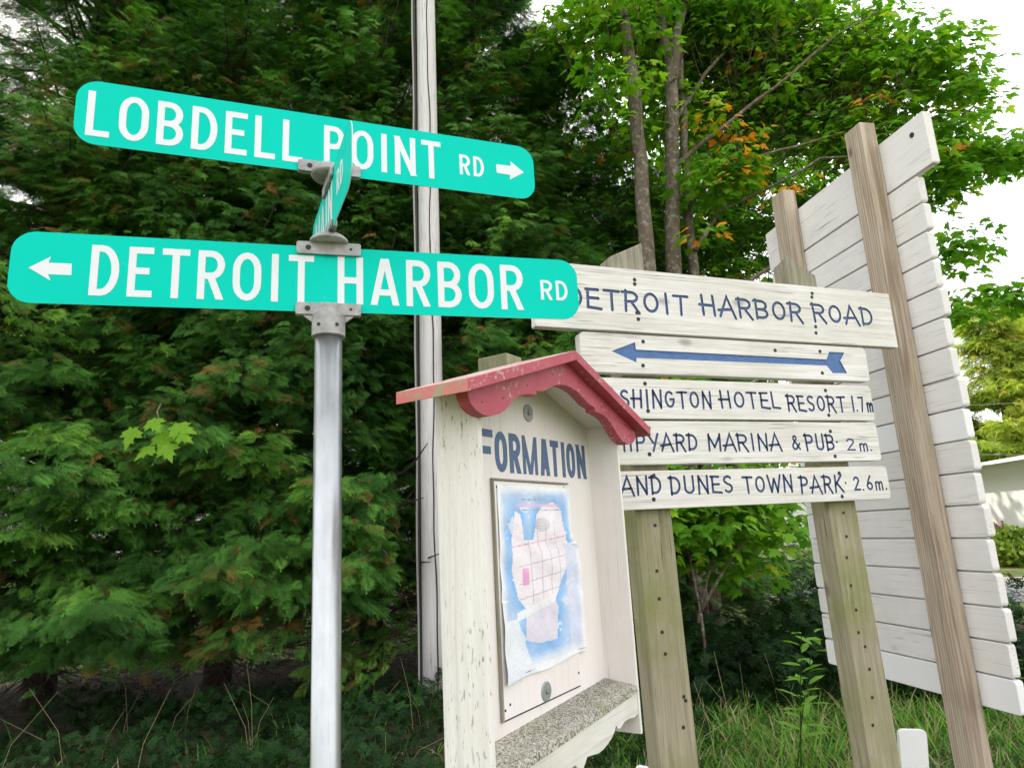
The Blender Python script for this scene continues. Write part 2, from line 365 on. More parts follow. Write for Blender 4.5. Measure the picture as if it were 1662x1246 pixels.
# ------------------------------------------------------------------ ground, road
t = NT('lawn'); v = t.coords((1, 1, 1), rand=False); n = t.noise(v, .5, 5, .6); n2 = t.noise(v, 9, 6, .7)
c = t.mix(t.ramp(n, [(.35, 0.0), (.65, 1.0)]), (.13, .19, .035), (.22, .22, .06)); c = t.mix(t.ramp(n2, [(.35, .6), (.65, 0.0)]), c, (.06, .09, .02))
t.col(c); t.bump(n2, 1, .05); M['lawn'] = t.set(Roughness=.95)
t = NT('leaf_litter_soil'); v = t.coords((1, 1, 1), rand=False); n = t.noise(v, 14, 6, .7); n2 = t.noise(v, 1.2, 4)
c = t.ramp(n, [(.3, (.022, .017, .01)), (.55, (.06, .05, .02)), (.75, (.05, .085, .02))]); t.col(c); t.bump(n, 1, .04); M['soil'] = t.set(Roughness=.95)
t = NT('asphalt'); v = t.coords((1, 1, 1), rand=False); n = t.noise(v, 40, 5, .7); t.col(t.ramp(n, [(.3, (.15, .15, .155)), (.7, (.24, .24, .245))])); t.bump(n, .6, .01); M['asphalt'] = t.set(Roughness=.85)
t = NT('shoulder_gravel'); n = t.noise(v if False else t.coords((1, 1, 1), rand=False), 25, 6, .7); t.col(t.ramp(n, [(.3, (.25, .2, .16)), (.7, (.48, .42, .36))])); M['gravel'] = t.set(Roughness=.95)
def sheet(name, pts, z, mat, kind='structure'):
    me = bpy.data.meshes.new(name); me.from_pydata([(x, y, z) for x, y in pts], [], [tuple(range(len(pts)))])
    return tag(link(name, me, mat), kind=kind)
# lawn: gently uneven grid near, reaching the horizon
sheet('ground', [(-600, -600), (600, -600), (600, 600), (-600, 600)], 0, M['lawn'])
V = []; F = []
nx, ny = 46, 28
for j in range(ny+1):
    for i in range(nx+1):
        x = -11+20*i/nx; y = 1.0+9.2*j/ny
        e = min(i/4, (nx-i)/4, j/4, (ny-j)/4, 1)
        V.append((x, y, .006+e*(.05+.035*math.sin(x*1.3+y)*math.cos(y*1.7-x*.6))))
for j in range(ny):
    for i in range(nx):
        a = j*(nx+1)+i; F.append((a, a+1, a+nx+2, a+nx+1))
me = bpy.data.meshes.new('verge'); me.from_pydata(V, [], F); tag(link('verge_soil', me, M['soil'], smooth=True), kind='structure')
def strip(x0, x1, ya, yb, dx=-.10):
    return [(x0, ya+dx*x0), (x1, ya+dx*x1), (x1, yb+dx*x1), (x0, yb+dx*x0)]
sheet('road', strip(1.0, 90, 19.0, 24.2, -.8), .010, M['asphalt'])
sheet('road_shoulder', strip(1.0, 90, 24.2, 25.6, -.8), .006, M['gravel'])

# ------------------------------------------------------------------ lettering
def arc(cx, cy, rx, ry, a0, a1, n=8):
    return [(cx+rx*math.cos(R_(a0+(a1-a0)*i/n)), cy+ry*math.sin(R_(a0+(a1-a0)*i/n))) for i in range(n+1)]
def glyph(ch, W, t, hand=False):
    """centre lines in a box W x 1; returns (points, closed) strokes"""
    i = t/2; L, Rr, T, B = i, W-i, 1-i, i; m = .5
    o = -.14 if hand else 0      # the hand-routed bowls start left of their stem
    if hand: o *= min(1, W/.5)
    st = [(i, 0), (i, 1)]
    rx = Rr-L
    if ch == 'I': return [([(W/2, 0), (W/2, 1)], 0)]
    if ch == 'L': return [([(L, 1), (L, B), (W, B if not hand else B-.04)], 0)]
    if ch == 'E': return [([(W*(.88 if hand else 1), T), (L+(o*.6), T)], 0), ([(L, T), (L, B), (W*(1.1 if hand else 1), B-(.07 if hand else 0))], 0), ([(L, m), (W*.88, m)], 0)] if hand else [([(W, T), (L, T), (L, B), (W, B)], 0), ([(L, m+.02), (W*.86, m+.02)], 0)]
    if ch == 'F': return [([(W, T), (L, T), (L, 0)], 0), ([(L, m), (W*.86, m)], 0)]
    if ch == 'T': return [([(0, T), (W, T)], 0), ([(W/2, T), (W/2, 0)], 0)]
    if ch == 'H': return [(st, 0), ([(Rr, 0), (Rr, 1)], 0), ([(L+o*1.2, m), (Rr, m)], 0)]
    if ch == 'A':
        if hand: return [([(0, 0), (W*.52, 1), (W*1.05, -.06)], 0), ([(o*.6, .30), (W*.78, .36)], 0)]
        k_ = (W/2-t*.12-L*.9)*.15
        return [([(L*.9-k_, -.15), (W/2-t*.12+k_, 1.15)], 0), ([(W/2+t*.12-k_, 1.15), (W-L*.9+k_, -.15)], 0), ([(W*.24, .27), (W*.76, .27)], 0)]
    if ch == 'N':
        if hand: return [(st, 0), ([(Rr, 0), (Rr, 1)], 0), ([(L, T+i*.3), (Rr, B-i*.3)], 0)]
        return [(st, 0), ([(Rr, 0), (Rr, 1)], 0), ([(L-rx*.12, 1.12-i), (Rr+rx*.12, i-.12)], 0)]
    if ch == 'M':
        if hand: return [(st, 0), ([(Rr, 0), (Rr, 1)], 0), ([(L, T), (W/2, .2)], 0), ([(W/2, .2), (Rr, T)], 0)]
        return [(st, 0), ([(Rr, 0), (Rr, 1)], 0), ([(L-.03, 1.1), (W/2+.01, -.08)], 0), ([(W/2-.01, -.08), (Rr+.03, 1.1)], 0)]
    if ch == 'D': return [(([(L+o, T)] if hand else [])+[(L, T)]+arc(L+rx*.35, m, rx*.65, m-i, 90, -90, 12)+[(L, B)], 0), (st, 0)]
    if ch in 'PR':
        q = [(([(L+o, T)] if hand else [])+[(L, T)]+arc(L+rx*.5, .74-i/2, rx*.5, .26-i/2, 90, -90, 10)+[(L, .48)], 0), (st, 0)]
        if ch == 'R': q.append(([(L+rx*.45, .50), (W*1.1-i, -.06)] if hand else [(L+rx*.42, .52), (Rr+rx*.10, -.12)], 0))
        return q
    if ch == 'B': return [(([(L+o, T)] if hand else [])+[(L, T)]+arc(L+rx*.45, .75-i/2, rx*.5, .25-i/2, 90, -90, 8)+[(L, .5)], 0), ([(L, .5)]+arc(L+rx*.45, .25+i/2, rx*.55, .25-i/2, 90, -90, 8)+[(L, B)], 0), (st, 0)]
    if ch == 'O':
        if hand: return [(arc(W/2, m, rx/2, m-i, 90, 450, 18)[:-1], 1)]
        ry = min(.30, .62*W); return [(arc(W/2, T-ry, rx/2, ry, 180, 0, 10)+arc(W/2, B+ry, rx/2, ry, 0, -180, 10), 1)]
    if ch == 'S': return [(arc(W/2, .735, rx/2, .265-i, 35, 270, 9)[:-1]+arc(W/2, .265, rx/2, .265-i+.03, 90, -145, 9), 0)]
    if ch == 'G': return [(arc(W/2, m, rx/2, m-i, 50, 360, 14)+[(W*.55, m)], 0)]
    if ch == 'U': return [([(L, 1)]+arc(W/2, B+rx/2*.8, rx/2, rx/2*.8, 180, 360, 8)+[(Rr, 1)], 0)]
    if ch == 'W': return [([(0, 1), (W*.27, 0)], 0), ([(W*.27, 0), (W*.5, .8)], 0), ([(W*.5, .8), (W*.73, 0)], 0), ([(W*.73, 0), (W, 1)], 0)]
    if ch == 'Y': return [([(0, 1), (W/2, .48)], 0), ([(W, 1), (W*.42, 0)], 0)]
    if ch == 'K': return [(st, 0), ([(Rr, 1), (L, .42)], 0), ([(L+rx*.25, .55), (W, 0)], 0)]
    if ch == '&': return [([(W, .05), (W*.25, .72)]+arc(W*.42, .80, W*.2, .15, 200, -20, 6)+[(W*.2, .42)]+arc(W*.38, .24, W*.3, .2, 150, 330, 7)+[(W, .42)], 0)]
    if ch == '1': return [([(W/2, 0), (W/2, 1)], 0)]
    if ch == '2': return [(arc(W/2, .72, rx/2, .28-i, 165, -25, 8)+[(L, B), (W, B)], 0)]
    if ch == '6': return [([(W*.7, 1), (W*.3, .62)]+arc(W/2, .3, rx/2, .3-i, 150, 510, 12), 0)]
    if ch == '7': return [([(0, T), (Rr, T), (W*.35, 0)], 0)]
    if ch == 'm': return [([(L, 0), (L, .55)], 0), ([(L, .40)]+arc(W*.3, .44, W*.3-i, .12, 180, 0, 5)+[(W*.52, 0)], 0), ([(W*.52, .40)]+arc(W*.74, .44, W*.26-i, .12, 180, 0, 5)+[(Rr, 0)], 0)]
    if ch == '.': return [([(W*.3, t*.4), (W*.3+.02, t*.45)], 0)]
    if ch == '-': return [([(W*.3, .55), (W*.3+.02, .56)], 0)]
    return []
WID = dict(I=.22, L=.42, E=.44, F=.44, T=.5, H=.5, A=.56, N=.52, M=.66, D=.5, P=.48, R=.5, B=.5, O=.54, S=.46, G=.55, U=.5, W=.72, Y=.5, K=.5, m=.55)
WID.update({'&': .5, '1': .18, '2': .42, '6': .44, '7': .44, '.': .16, '-': .16, ' ': .35})
def ribbon(pts, closed, w, capped, hand):
    """outline polygon(s) round a centre line: list of convex-ish quads joined as one strip outline"""
    P = [Vector(p) for p in pts]; n = len(P); Ls = []; Rs = []
    for j in range(n):
        a = P[j-1] if (closed or j > 0) else None; b = P[(j+1) % n] if (closed or j < n-1) else None
        d1 = (P[j]-a).normalized() if a is not None else None; d2 = (b-P[j]).normalized() if b is not None else None
        if d1 is None: d1 = d2
        if d2 is None: d2 = d1
        n1 = Vector((-d1.y, d1.x)); n2 = Vector((-d2.y, d2.x)); nn = (n1+n2)
        nn = nn.normalized() if nn.length > 1e-6 else n1
        k = w/2/max(.45, nn.dot(n1))
        Ls.append(P[j]+nn*k); Rs.append(P[j]-nn*k)
    if closed: return Ls, Rs
    if hand:   # rounded ends
        def cap(c, d):
            nrm = Vector((-d.y, d.x)); return [c+nrm*(w/2*math.cos(t_))+d*(w/2*math.sin(t_)) for t_ in (math.pi*.25, math.pi*.5, math.pi*.75)]
        de = (P[-1]-P[-2]).normalized(); ds = (P[0]-P[1]).normalized()
        return [Ls+cap(P[-1], de)+Rs[::-1]+cap(P[0], ds)]
    return [Ls+Rs[::-1]]
def lay(text, x0, x1, z0, H, slopes=0):
    """letters of a word fitted between x0 and x1"""
    gap = .155; tot = sum(WID[c] for c in text)+gap*(len(text)-1); k = (x1-x0)/(tot*H); x = x0; out = []
    for c in text:
        W = WID[c]*k; out.append((c, x, z0, W)); x += (W+gap*k)*H
    return out
def letters(mb, placed, H, tw, y0, y1, hand=False, mi=0, jit=0.0):
    """add extruded strokes; each stroke's front is a hair further out so faces never coincide"""
    q = 0
    for c, x, z, W in placed:
        sh = random.uniform(-jit, jit)
        for pts, closed in glyph(c, W, tw, hand):
            pp = [(p[0]+sh*p[1]+(random.uniform(-jit, jit)*.3), p[1]+(random.uniform(-jit, jit)*.3)) for p in pts] if jit and len(pts) < 6 else pts
            r = ribbon(pp, closed, tw, True, hand); q += 1
            e = (q % 5)*.00006
            if closed:
                Ls, Rs = r; n = len(Ls); vs = []
                for y in (y0-e, y1): vs += [(x+p.x*H, y, z+p.y*H) for p in Ls]+[(x+p.x*H, y, z+p.y*H) for p in Rs]
                fs = []
                for j in range(n):
                    k = (j+1) % n; fs += [(j, k, n+k, n+j), (2*n+j, 3*n+j, 3*n+k, 2*n+k), (j, 2*n+j, 2*n+k, k), (n+j, n+k, 3*n+k, 3*n+j)]
                a = (Ls[1]-Ls[0]).cross(Rs[0]-Ls[0])
                if a < 0: fs = [f[::-1] for f in fs]
                mb.add(vs, fs, mi)
            else:
                Lr = r[0]
                pg = [(x+p.x*H, z+p.y*H) for p in Lr]
                if not hand: pg = clip_z(pg, z, z+H)
                mb.prism(pg, y0-e, y1, mi)
def clip_z(P, lo, hi):
    for sg_, lim in ((1, lo), (-1, hi)):
        out = []
        for a in range(len(P)):
            p, q = P[a-1], P[a]; dp, dq = sg_*(p[1]-lim), sg_*(q[1]-lim)
            if (dp >= 0) != (dq >= 0): t = dp/(dp-dq); out.append((p[0]+t*(q[0]-p[0]), lim))
            if dq >= 0: out.append(tuple(q))
        P = out
    return P
def quadstrip_fix(o):
    bm = bmesh.new(); bm.from_mesh(o.data); bmesh.ops.recalc_face_normals(bm, faces=bm.faces); bm.to_mesh(o.data); bm.free()

# ------------------------------------------------------------------ street sign post
PX, PY = -.417, 1.5
sgn = empty('street_sign', (PX, PY, 0), 0, 'galvanized round pole carrying three green street name signs with white lettering', 'street sign')
MB().lathe([(.0305, -.35), (.0305, 2.09)], n=48).build('pole', M['galv'], sgn, True)
def rotz(o, deg): o.rotation_euler.z = R_(deg); return o
def blade(x0, x1, z0, z1, deg, words, arrow, name_label):
    mb = MB(); mb.prism(rrect(x0, x1, z0, z1, .046, 8), -.001, .001)
    b = rotz(mb.build('sign_blade', [M['sign_green'], M['edge']], sgn), deg)
    for p in b.data.polygons:
        if abs(p.normal.y) < .5: p.material_index = 1
    b['label'] = name_label
    for (txt, a, c, zb, H, tw) in words:
        for g_ in lay(txt, a, c, zb, H):
            lt = MB(); letters(lt, [g_], H, tw, -.0016, -.0011); quadstrip_fix(lt.build('letter', M['sign_white'], b))
    if arrow: lt = MB(); lt.prism(arrow, -.0016, -.0011); lt.build('arrow', M['sign_white'], b)
    return b
blade(-.650, .621, 2.122, 2.283, 15.1,
      [('DETROIT', -.498, -.034, 2.143, .116, .130), ('HARBOR', .020, .474, 2.143, .118, .130), ('RD', .520, .592, 2.172, .053, .142)],
      [(-.614, 2.200), (-.575, 2.227), (-.578, 2.213), (-.534, 2.213), (-.533, 2.187), (-.577, 2.187), (-.571, 2.173)],
      'lowest blade, reading DETROIT HARBOR RD with a left arrow')
blade(-.541, .541, 2.474, 2.630, 20.4,
      [('LOBDELL', -.518, -.064, 2.494, .110, .130), ('POINT', -.014, .280, 2.498, .107, .130), ('RD', .330, .397, 2.521, .058, .140)],
      [(.511, 2.552), (.473, 2.580), (.474, 2.566), (.432, 2.565), (.433, 2.540), (.471, 2.539), (.469, 2.525)],
      'top blade, reading LOBDELL POINT RD with a right arrow')
MD = -65.5
blade(-.285, .285, 2.310, 2.462, MD, [('MAIN', -.215, .045, 2.335, .103, .130), ('RD', .110, .185, 2.362, .058, .155)], None,
      'short middle blade seen almost edge-on, reading MAIN RD')
def flange(z0, z1, deg, L=.147, name='bracket', holes=True, zc=None):
    mb = MB()
    for s_ in (-1, 1):
        mb.prism(rrect(-L/2, L/2, z0, z1, .005, 3), s_*.0022 if s_ > 0 else -.0085, .0085 if s_ > 0 else -.0022)
        mb.prism(rrect(-.020, .020, z0-.001, z1+.001, .003, 3), s_*.0085 if s_ > 0 else -.0105, .0105 if s_ > 0 else -.0085)
    o = rotz(mb.build(name, M['cast'], sgn, bevel=.0012), deg)
    if holes:
        zc = zc or (z0+z1)/2
        for hx, r in ((-.047, .0065), (.050, .0032)):
            h = MB(); h.disc_y(hx, zc, [(r, -.0092), (r, -.0084)], 16); h.build('screw', M['screw'], o)
    return o
fl = flange(2.113, 2.142, 15.1)
c_ = MB(); c_.lathe([(.0335, 2.060), (.0375, 2.062), (.0375, 2.112), (.034, 2.116)], n=48)
for s_ in (-1, 1):
    c_.add([(s_*.034, -.004, 2.094), (s_*.034, .004, 2.094), (s_*.030, -.004, 2.114), (s_*.030, .004, 2.114), (s_*.060, -.004, 2.114), (s_*.060, .004, 2.114)],
           [(0, 2, 4), (1, 5, 3), (0, 4, 5, 1), (2, 3, 5, 4), (0, 1, 3, 2)])
cap = rotz(c_.build('pole_cap', M['cast'], sgn), 15.1)
for a in (-125, -60):
    h = MB(); h.disc_y(0, 2.083, [(.0045, -.0384), (.0045, -.037)], 14); q = h.build('screw', M['screw'], cap); q.rotation_euler.z = R_(a+90)
flange(2.262, 2.293, 15.1)
dm = MB(); dm.lathe([(.045, 2.292), (.044, 2.300), (.037, 2.307), (.022, 2.311), (.010, 2.312)], n=40); dm.build('bracket_dome', M['cast'], sgn, True)
flange(2.309, 2.328, MD, .125, holes=False)
flange(2.437, 2.463, MD, .125, holes=False)
dm = MB(); dm.lathe([(.012, 2.460), (.040, 2.464), (.044, 2.470), (.044, 2.476)], n=40); dm.build('bracket_dome', M['cast'], sgn, True)
flange(2.472, 2.501, 20.4)

# ------------------------------------------------------------------ routed plank direction sign
KP, CP = 1.05, -.08
ds = empty('direction_sign', (.493*KP, 2.4*KP, 0), R_(20.56),
           'wooden direction sign of five weathered white planks with routed blue lettering on two mossy posts', 'direction sign')
def post(x0, x1, y0, y1, ztop, cut, mat, par, k, c, lean=0, seg=14, name='post'):
    """post with a slanted top; cut(x, y) adds to the top height"""
    mb = MB(k, c); vs = []; zb = (-.3-c)/k
    zs = [zb+(ztop-zb)*i/seg for i in range(seg+1)]
    for j, z in enumerate(zs):
        dx = lean*(z-1.2)
        for (x, y) in ((x0, y0), (x1, y0), (x1, y1), (x0, y1)):
            vs.append((x+dx+random.uniform(-.0008, .0008), y, z+(cut(x, y) if j == seg else 0)))
    fs = [(0, 3, 2, 1), tuple(4*seg+i for i in range(4))]
    for j in range(seg):
        for i in range(4): fs.append((4*j+i, 4*j+(i+1) % 4, 4*(j+1)+(i+1) % 4, 4*(j+1)+i))
    mb.add(vs, fs)
    return mb.build(name, mat, par, bevel=.004)
pl = post(-.072, .072, .040, .125, 2.60, lambda x, y: .07*(x+.072)/.144, M['post_green'], ds, KP, CP, lean=-.012)
pr = post(.791, .935, .040, .127, 2.65, lambda x, y: .035-.075*(x-.791)/.144-.3*(y-.04), M['post_green'], ds, KP, CP, lean=-.022)
for par, hs in ((pl, [(-.004, 1.60), (-.014, 1.446), (-.015, 1.354), (-.016, 1.246), (-.011, 1.176), (.044, 1.035), (.050, 1.022), (.031, .942)]),
                (pr, [(.855, 1.61), (.852, 1.519), (.837, 1.440), (.836, 1.335), (.844, 1.245), (.839, 1.164), (.860, 1.111), (.865, 1.030), (.857, .932), (.839, .839)])):
    for x, z in hs:
        h = MB(KP, CP); h.disc_y(x, z, [(.0062, .0385), (.0062, .0395)], 10); h.build('nail_hole', M['screw'], par)
planks = [  # x0, x1, z0, z1, rounded, words, arrow
    (-.428, 1.260, 2.293, 2.538, 0, [('D', -.292, -.240, 2.372, .080), ('ETROIT', -.226, .205, 2.371, .080), ('HARBOR', .268, .755, 2.378, .081), ('ROAD', .815, 1.140, 2.384, .079)]),
    (-.263, 1.068, 2.137, 2.283, 1, None),
    (-.262, 1.060, 1.972, 2.118, 1, [('WA', -.235, -.135, 2.012, .064), ('SHINGTON', -.121, .262, 2.012, .064), ('HOTEL', .305, .580, 2.016, .064), ('RESORT', .617, .908, 2.008, .064), ('1.7m', .945, 1.058, 2.010, .062)]),
    (-.264, 1.058, 1.809, 1.964, 1, [('S', -.212, -.178, 1.858, .060), ('HIPYARD', -.158, .181, 1.857, .060), ('MARINA', .226, .557, 1.855, .062), ('&', .612, .648, 1.856, .056), ('PUB', .678, .822, 1.852, .064), ('-', .832, .850, 1.852, .06), ('2', .884, .925, 1.850, .050), ('m.', .950, 1.018, 1.848, .052)]),
    (-.262, 1.075, 1.655, 1.787, 1, [('S', -.212, -.178, 1.706, .062), ('AND', -.150, .012, 1.706, .062), ('DUNES', .047, .313, 1.702, .063), ('TOWN', .360, .586, 1.698, .062), ('PARK', .623, .832, 1.690, .064), ('-', .842, .86, 1.69, .06), ('2.6m.', .888, 1.064, 1.692, .056)]),
]
scr = [[(-.017, 2.497), (-.017, 2.343), (.827, 2.507), (.815, 2.335), (-.018, 2.480), (-.020, 2.368), (.822, 2.490), (.818, 2.362)],
       [(-.006, 2.258), (-.016, 2.167), (.821, 2.257), (.816, 2.166), (.593, 2.251)],
       [(-.015, 2.100), (-.013, 2.000), (.818, 2.094), (.816, 1.993)], [(-.017, 1.937), (-.024, 1.845), (.811, 1.928), (.816, 1.829)],
       [(-.015, 1.770), (-.024, 1.688), (.823, 1.762), (.820, 1.672)]]
arrow_shape = [(-.140, 2.216), (-.040, 2.254), (-.039, 2.226), (.849, 2.224), (.869, 2.257), (.950, 2.257), (.921, 2.222), (.947, 2.169), (.871, 2.167), (.845, 2.198), (-.040, 2.195), (-.042, 2.178)]
for i, (x0, x1, z0, z1, rnd, words) in enumerate(planks):
    pm = MB(KP, CP)
    out = rrect(x0, x1, z0, z1, .018 if rnd else .004, 4)
    if i == 0: out = rrect(x0, x1, z0, z1, .004, 2)
    pm.prism(out, 0, .038)
    plk = pm.build('plank', [M['plank'], M['blue'], M['arrow']], ds, bevel=.0025)
    cm = MB(KP, CP)
    if words:
        for (txt, a, c, zb, H) in words:
            letters(cm, lay(txt, a, c, zb, H), H, .145, -.004, .0045, True, 1, .05)
    else: cm.prism(arrow_shape, -.004, .004, 2)
    cme = cm.mesh('cutter'); bm = bmesh.new(); bm.from_mesh(cme); bmesh.ops.recalc_face_normals(bm, faces=bm.faces); bm.to_mesh(cme); bm.free()
    for m_ in (M['plank'], M['blue'], M['arrow']): cme.materials.append(m_)
    cut = bpy.data.objects.new('cutter', cme); COL.objects.link(cut); cut.parent = ds
    bo = plk.modifiers.new('rout', 'BOOLEAN'); bo.operation = 'DIFFERENCE'; bo.solver = 'EXACT'; bo.use_self = True; bo.object = cut
    bpy.context.view_layer.update()
    dg = bpy.context.evaluated_depsgraph_get(); nm = bpy.data.meshes.new_from_object(plk.evaluated_get(dg))
    plk.modifiers.clear(); plk.data = nm; nm.name = 'plank'
    bpy.data.objects.remove(cut)
    for x, z in scr[i]:
        h = MB(KP, CP); h.disc_y(x, z, [(.0075, -.0012), (.0075, .001)], 12); h.build('screw', M['screw'], plk)
    plk['label'] = ['top plank routed DETROIT HARBOR ROAD', 'plank with a long blue arrow pointing left', 'plank routed WASHINGTON HOTEL RESORT 1.7m',
                    'plank routed SHIPYARD MARINA & PUB 2m.', 'bottom plank routed SAND DUNES TOWN PARK 2.6m.'][i]

# ------------------------------------------------------------------ large slat sign seen from behind
KS, CS = 1.25, -.4
sg = empty('slat_sign', (1.571*KS, 2.6*KS, 0), R_(101.4),
           'tall white sign of stacked boards seen from its back on two bare brown posts', 'sign')
# local x runs away from the camera, local +y points back to the viewer's side
sr_ = post(-.035, .062, .0, .072, 3.20, lambda x, y: 0, M['post_brown'], sg, KS, CS, lean=.0)
sl_ = post(.535, .632, .0, .072, 3.20, lambda x, y: 0, M['post_brown'], sg, KS, CS, lean=.0)
zt = 2.872
def slat(x0, x1, z0, z1, mat, th=.030, r=.012, parent=sg):
    mb = MB(KS, CS); mb.prism(rrect(x0, x1, z0, z1, r, 3), -.002-th, -.002)
    if parent is not None and z0 > .95: mb.box(x0+.02, x1-.02, -.026, -.016, z0-.006, z0+.004)
    return mb.build('slat', mat, parent, bevel=.003)
s0 = slat(-.272, .835, zt+.006, 3.098, M['slat'], .034, .008); s0['label'] = 'wide top board, longer than the rest, with a bolt near its end'
h = MB(KS, CS); h.disc_y(-.205, 3.035, [(.010, -.0025), (.010, .002)], 14); h.build('bolt', M['screw'], s0)
pit = (zt-.925)/17
for i in range(17):
    za = zt-pit*(i+1); e = random.uniform(-.008, .008)
    s_ = slat(-.190+e, .822+random.uniform(-.006, .006), za+.003, za+pit-.003, M['slat_new'] if i in (8, 16) else M['slat'], .030+random.uniform(-.001, .001), .012)
    if i in (8, 16): s_['label'] = 'smooth newer white board'

# ------------------------------------------------------------------ information kiosk
KK, CK = .85, .24
kx, ky = -.095*KK, 1.75*KK
ki = empty('information_kiosk', (kx, ky, 0), R_(58), 'cream notice box with pink scalloped gable roof and blue INFORMATION lettering', 'information kiosk')
SL = .318; RZ = 2.156; CX = .447
def roofz(x): return RZ-abs(x-CX)*SL
TH = .032
def side(x0, x1):
    mb = MB(KK, CK); zb = .912
    top0, top1 = roofz(x0)-TH-.002, roofz(x1)-TH-.002
    mb.prism([(x0, zb), (x1, zb), (x1, top1), (x0, top0)], 0, .141)
    return mb.build('side_panel', M['kiosk'], ki, bevel=.002)
a_ = side(0, .019); b_ = side(.888, .902); b_.data.materials[0] = M['kiosk_in']
mb = MB(KK, CK); mb.prism([(.014, .93), (.888, .93), (.888, roofz(.888)-TH-.002), (CX, RZ-TH-.002), (.014, roofz(.014)-TH-.002)], .119, .131)
back = mb.build('back_panel', M['kiosk_in'], ki)
for s_ in (-1, 1):
    mb = MB(KK, CK); xa = CX+s_*.436; pts = [(CX, RZ-TH-.003), (xa, roofz(xa)-TH-.003), (xa, roofz(xa)-TH-.011), (CX, RZ-TH-.011)]
    mb.prism(pts, .001, .1185); mb.build('soffit', M['kiosk_in'], ki)
# lettering INFORMATION
HT = .124
run = [('I', .030, .050), ('N', .066, .130), ('F', .156, .243), ('O', .252, .320), ('R', .332, .398), ('M', .410, .502), ('A', .521, .581), ('T', .592, .650), ('I', .668, .698), ('O', .707, .771), ('N', .786, .855)]
for c, x0, x1 in run:
    lt = MB(KK, CK); letters(lt, [(c, x0, 1.780, (x1-x0)/HT)], HT, .145 if c == 'M' else .185, .1180, .1189); quadstrip_fix(lt.build('letter', M['navy'], back))
# map door
mb = MB(KK, CK); mb.prism(rrect(.228, .690, 1.100, 1.752, .002, 2), .1135, .1185); door = mb.build('map_door', M['kiosk_in'], ki, bevel=.001)
mb = MB(KK, CK); mb.box(.219, .2255, .1085, .1185, 1.098, 1.756); mb.box(.219, .692, .1100, .1185, 1.7545, 1.760); mb.build('door_frame', M['fibre'], ki)
mb = MB(KK, CK); mb.box(.226, .6945, .1172, .1186, 1.095, 1.0985); mb.box(.6915, .6945, .1172, .1186, 1.0985, 1.752); mb.build('door_gap', M['screw'], ki)
for (x, z, r) in ((.457, 1.981, .029), (.462, 1.128, .028)):
    y_ = .1185 if z > 1.5 else .1130
    mb = MB(KK, CK); mb.disc_y(x, z, [(r*.93, y_-.004), (r, y_-.0025), (r, y_)], 28); wsh = mb.build('washer', M['zinc'], ki)
    mb = MB(KK, CK); mb.disc_y(x, z, [(.0065, y_-.010), (.008, y_-.008), (.008, y_-.0035)], 6); mb.build('bolt_head', M['cast'], wsh)
for (x, z) in ((.245, 1.735), (.66, 1.742), (.262, 1.135), (.237, 1.125), (.68, 1.14)):
    mb = MB(KK, CK); mb.disc_y(x, z, [(.0035, .1118), (.0035, .1136)], 8); mb.build('screw', M['screw'], door)
# shelf with roofing grit, scalloped front board
mb = MB(KK, CK)
mb.add([(.014, .0, 1.030), (.888, .0, 1.066), (.888, .119, 1.084), (.014, .119, 1.052), (.014, .0, 1.010), (.888, .0, 1.045), (.888, .119, 1.060), (.014, .119, 1.03)],
       [(0, 1, 2, 3), (7, 6, 5, 4), (0, 4, 5, 1), (1, 5, 6, 2), (2, 6, 7, 3), (3, 7, 4, 0)])
mb.build('shelf', M['grit'], ki)
half = [(.884, 1.058), (.884, .978), (.845, .974), (.800, .980), (.764, .979), (.730, .968), (.712, .972), (.704, .984), (.697, .982), (.684, .968), (.660, .957), (.630, .948), (.600, .942), (.563, .940), (.520, .947), (.490, .951), (.466, .932), (.455, .915)]
lower = half[1:]+[(2*.451-x, z) for x, z in half[::-1][:-1]]
mb = MB(KK, CK); mb.prism([(.018, 1.030), (.884, 1.064)]+lower, .002, .022); fb = mb.build('front_board', M['kiosk_front'], ki, bevel=.002)
# grit grains spilling on the shelf
gv = np.array([(1, 0, 0), (-1, 0, 0), (0, 1, 0), (0, -1, 0), (0, 0, 1), (0, 0, -1)], float)*.5
gf = np.array([(0, 2, 4), (2, 1, 4), (1, 3, 4), (3, 0, 4), (2, 0, 5), (1, 2, 5), (3, 1, 5), (0, 3, 5)])
N = 6000; gx = rng.uniform(.02, .882, N); gy = rng.uniform(.003, .117, N); gz = 1.030+.0412*(gx-.014)+(gy/.119)*.020
A = frames(rng.normal(size=(N, 3)), rng.normal(size=(N, 3)), rng.uniform(.0016, .0038, N))
me = scatter('grit', gv, gf, A, np.stack([gx*KK, gy*KK, (gz)*KK+CK], 1), rng.uniform(0, 1, N))
t = NT('grit_grains'); a = t.n('Attribute', attribute_name='tint'); t.col(t.ramp(a.outputs['Fac'], [(0, (.12, .11, .08)), (.4, (.40, .37, .30)), (1, (.74, .71, .64))])); M['grain'] = t.set(Roughness=.9)
tag(link('shelf_grit', me, M['grain'], ki), kind='stuff')
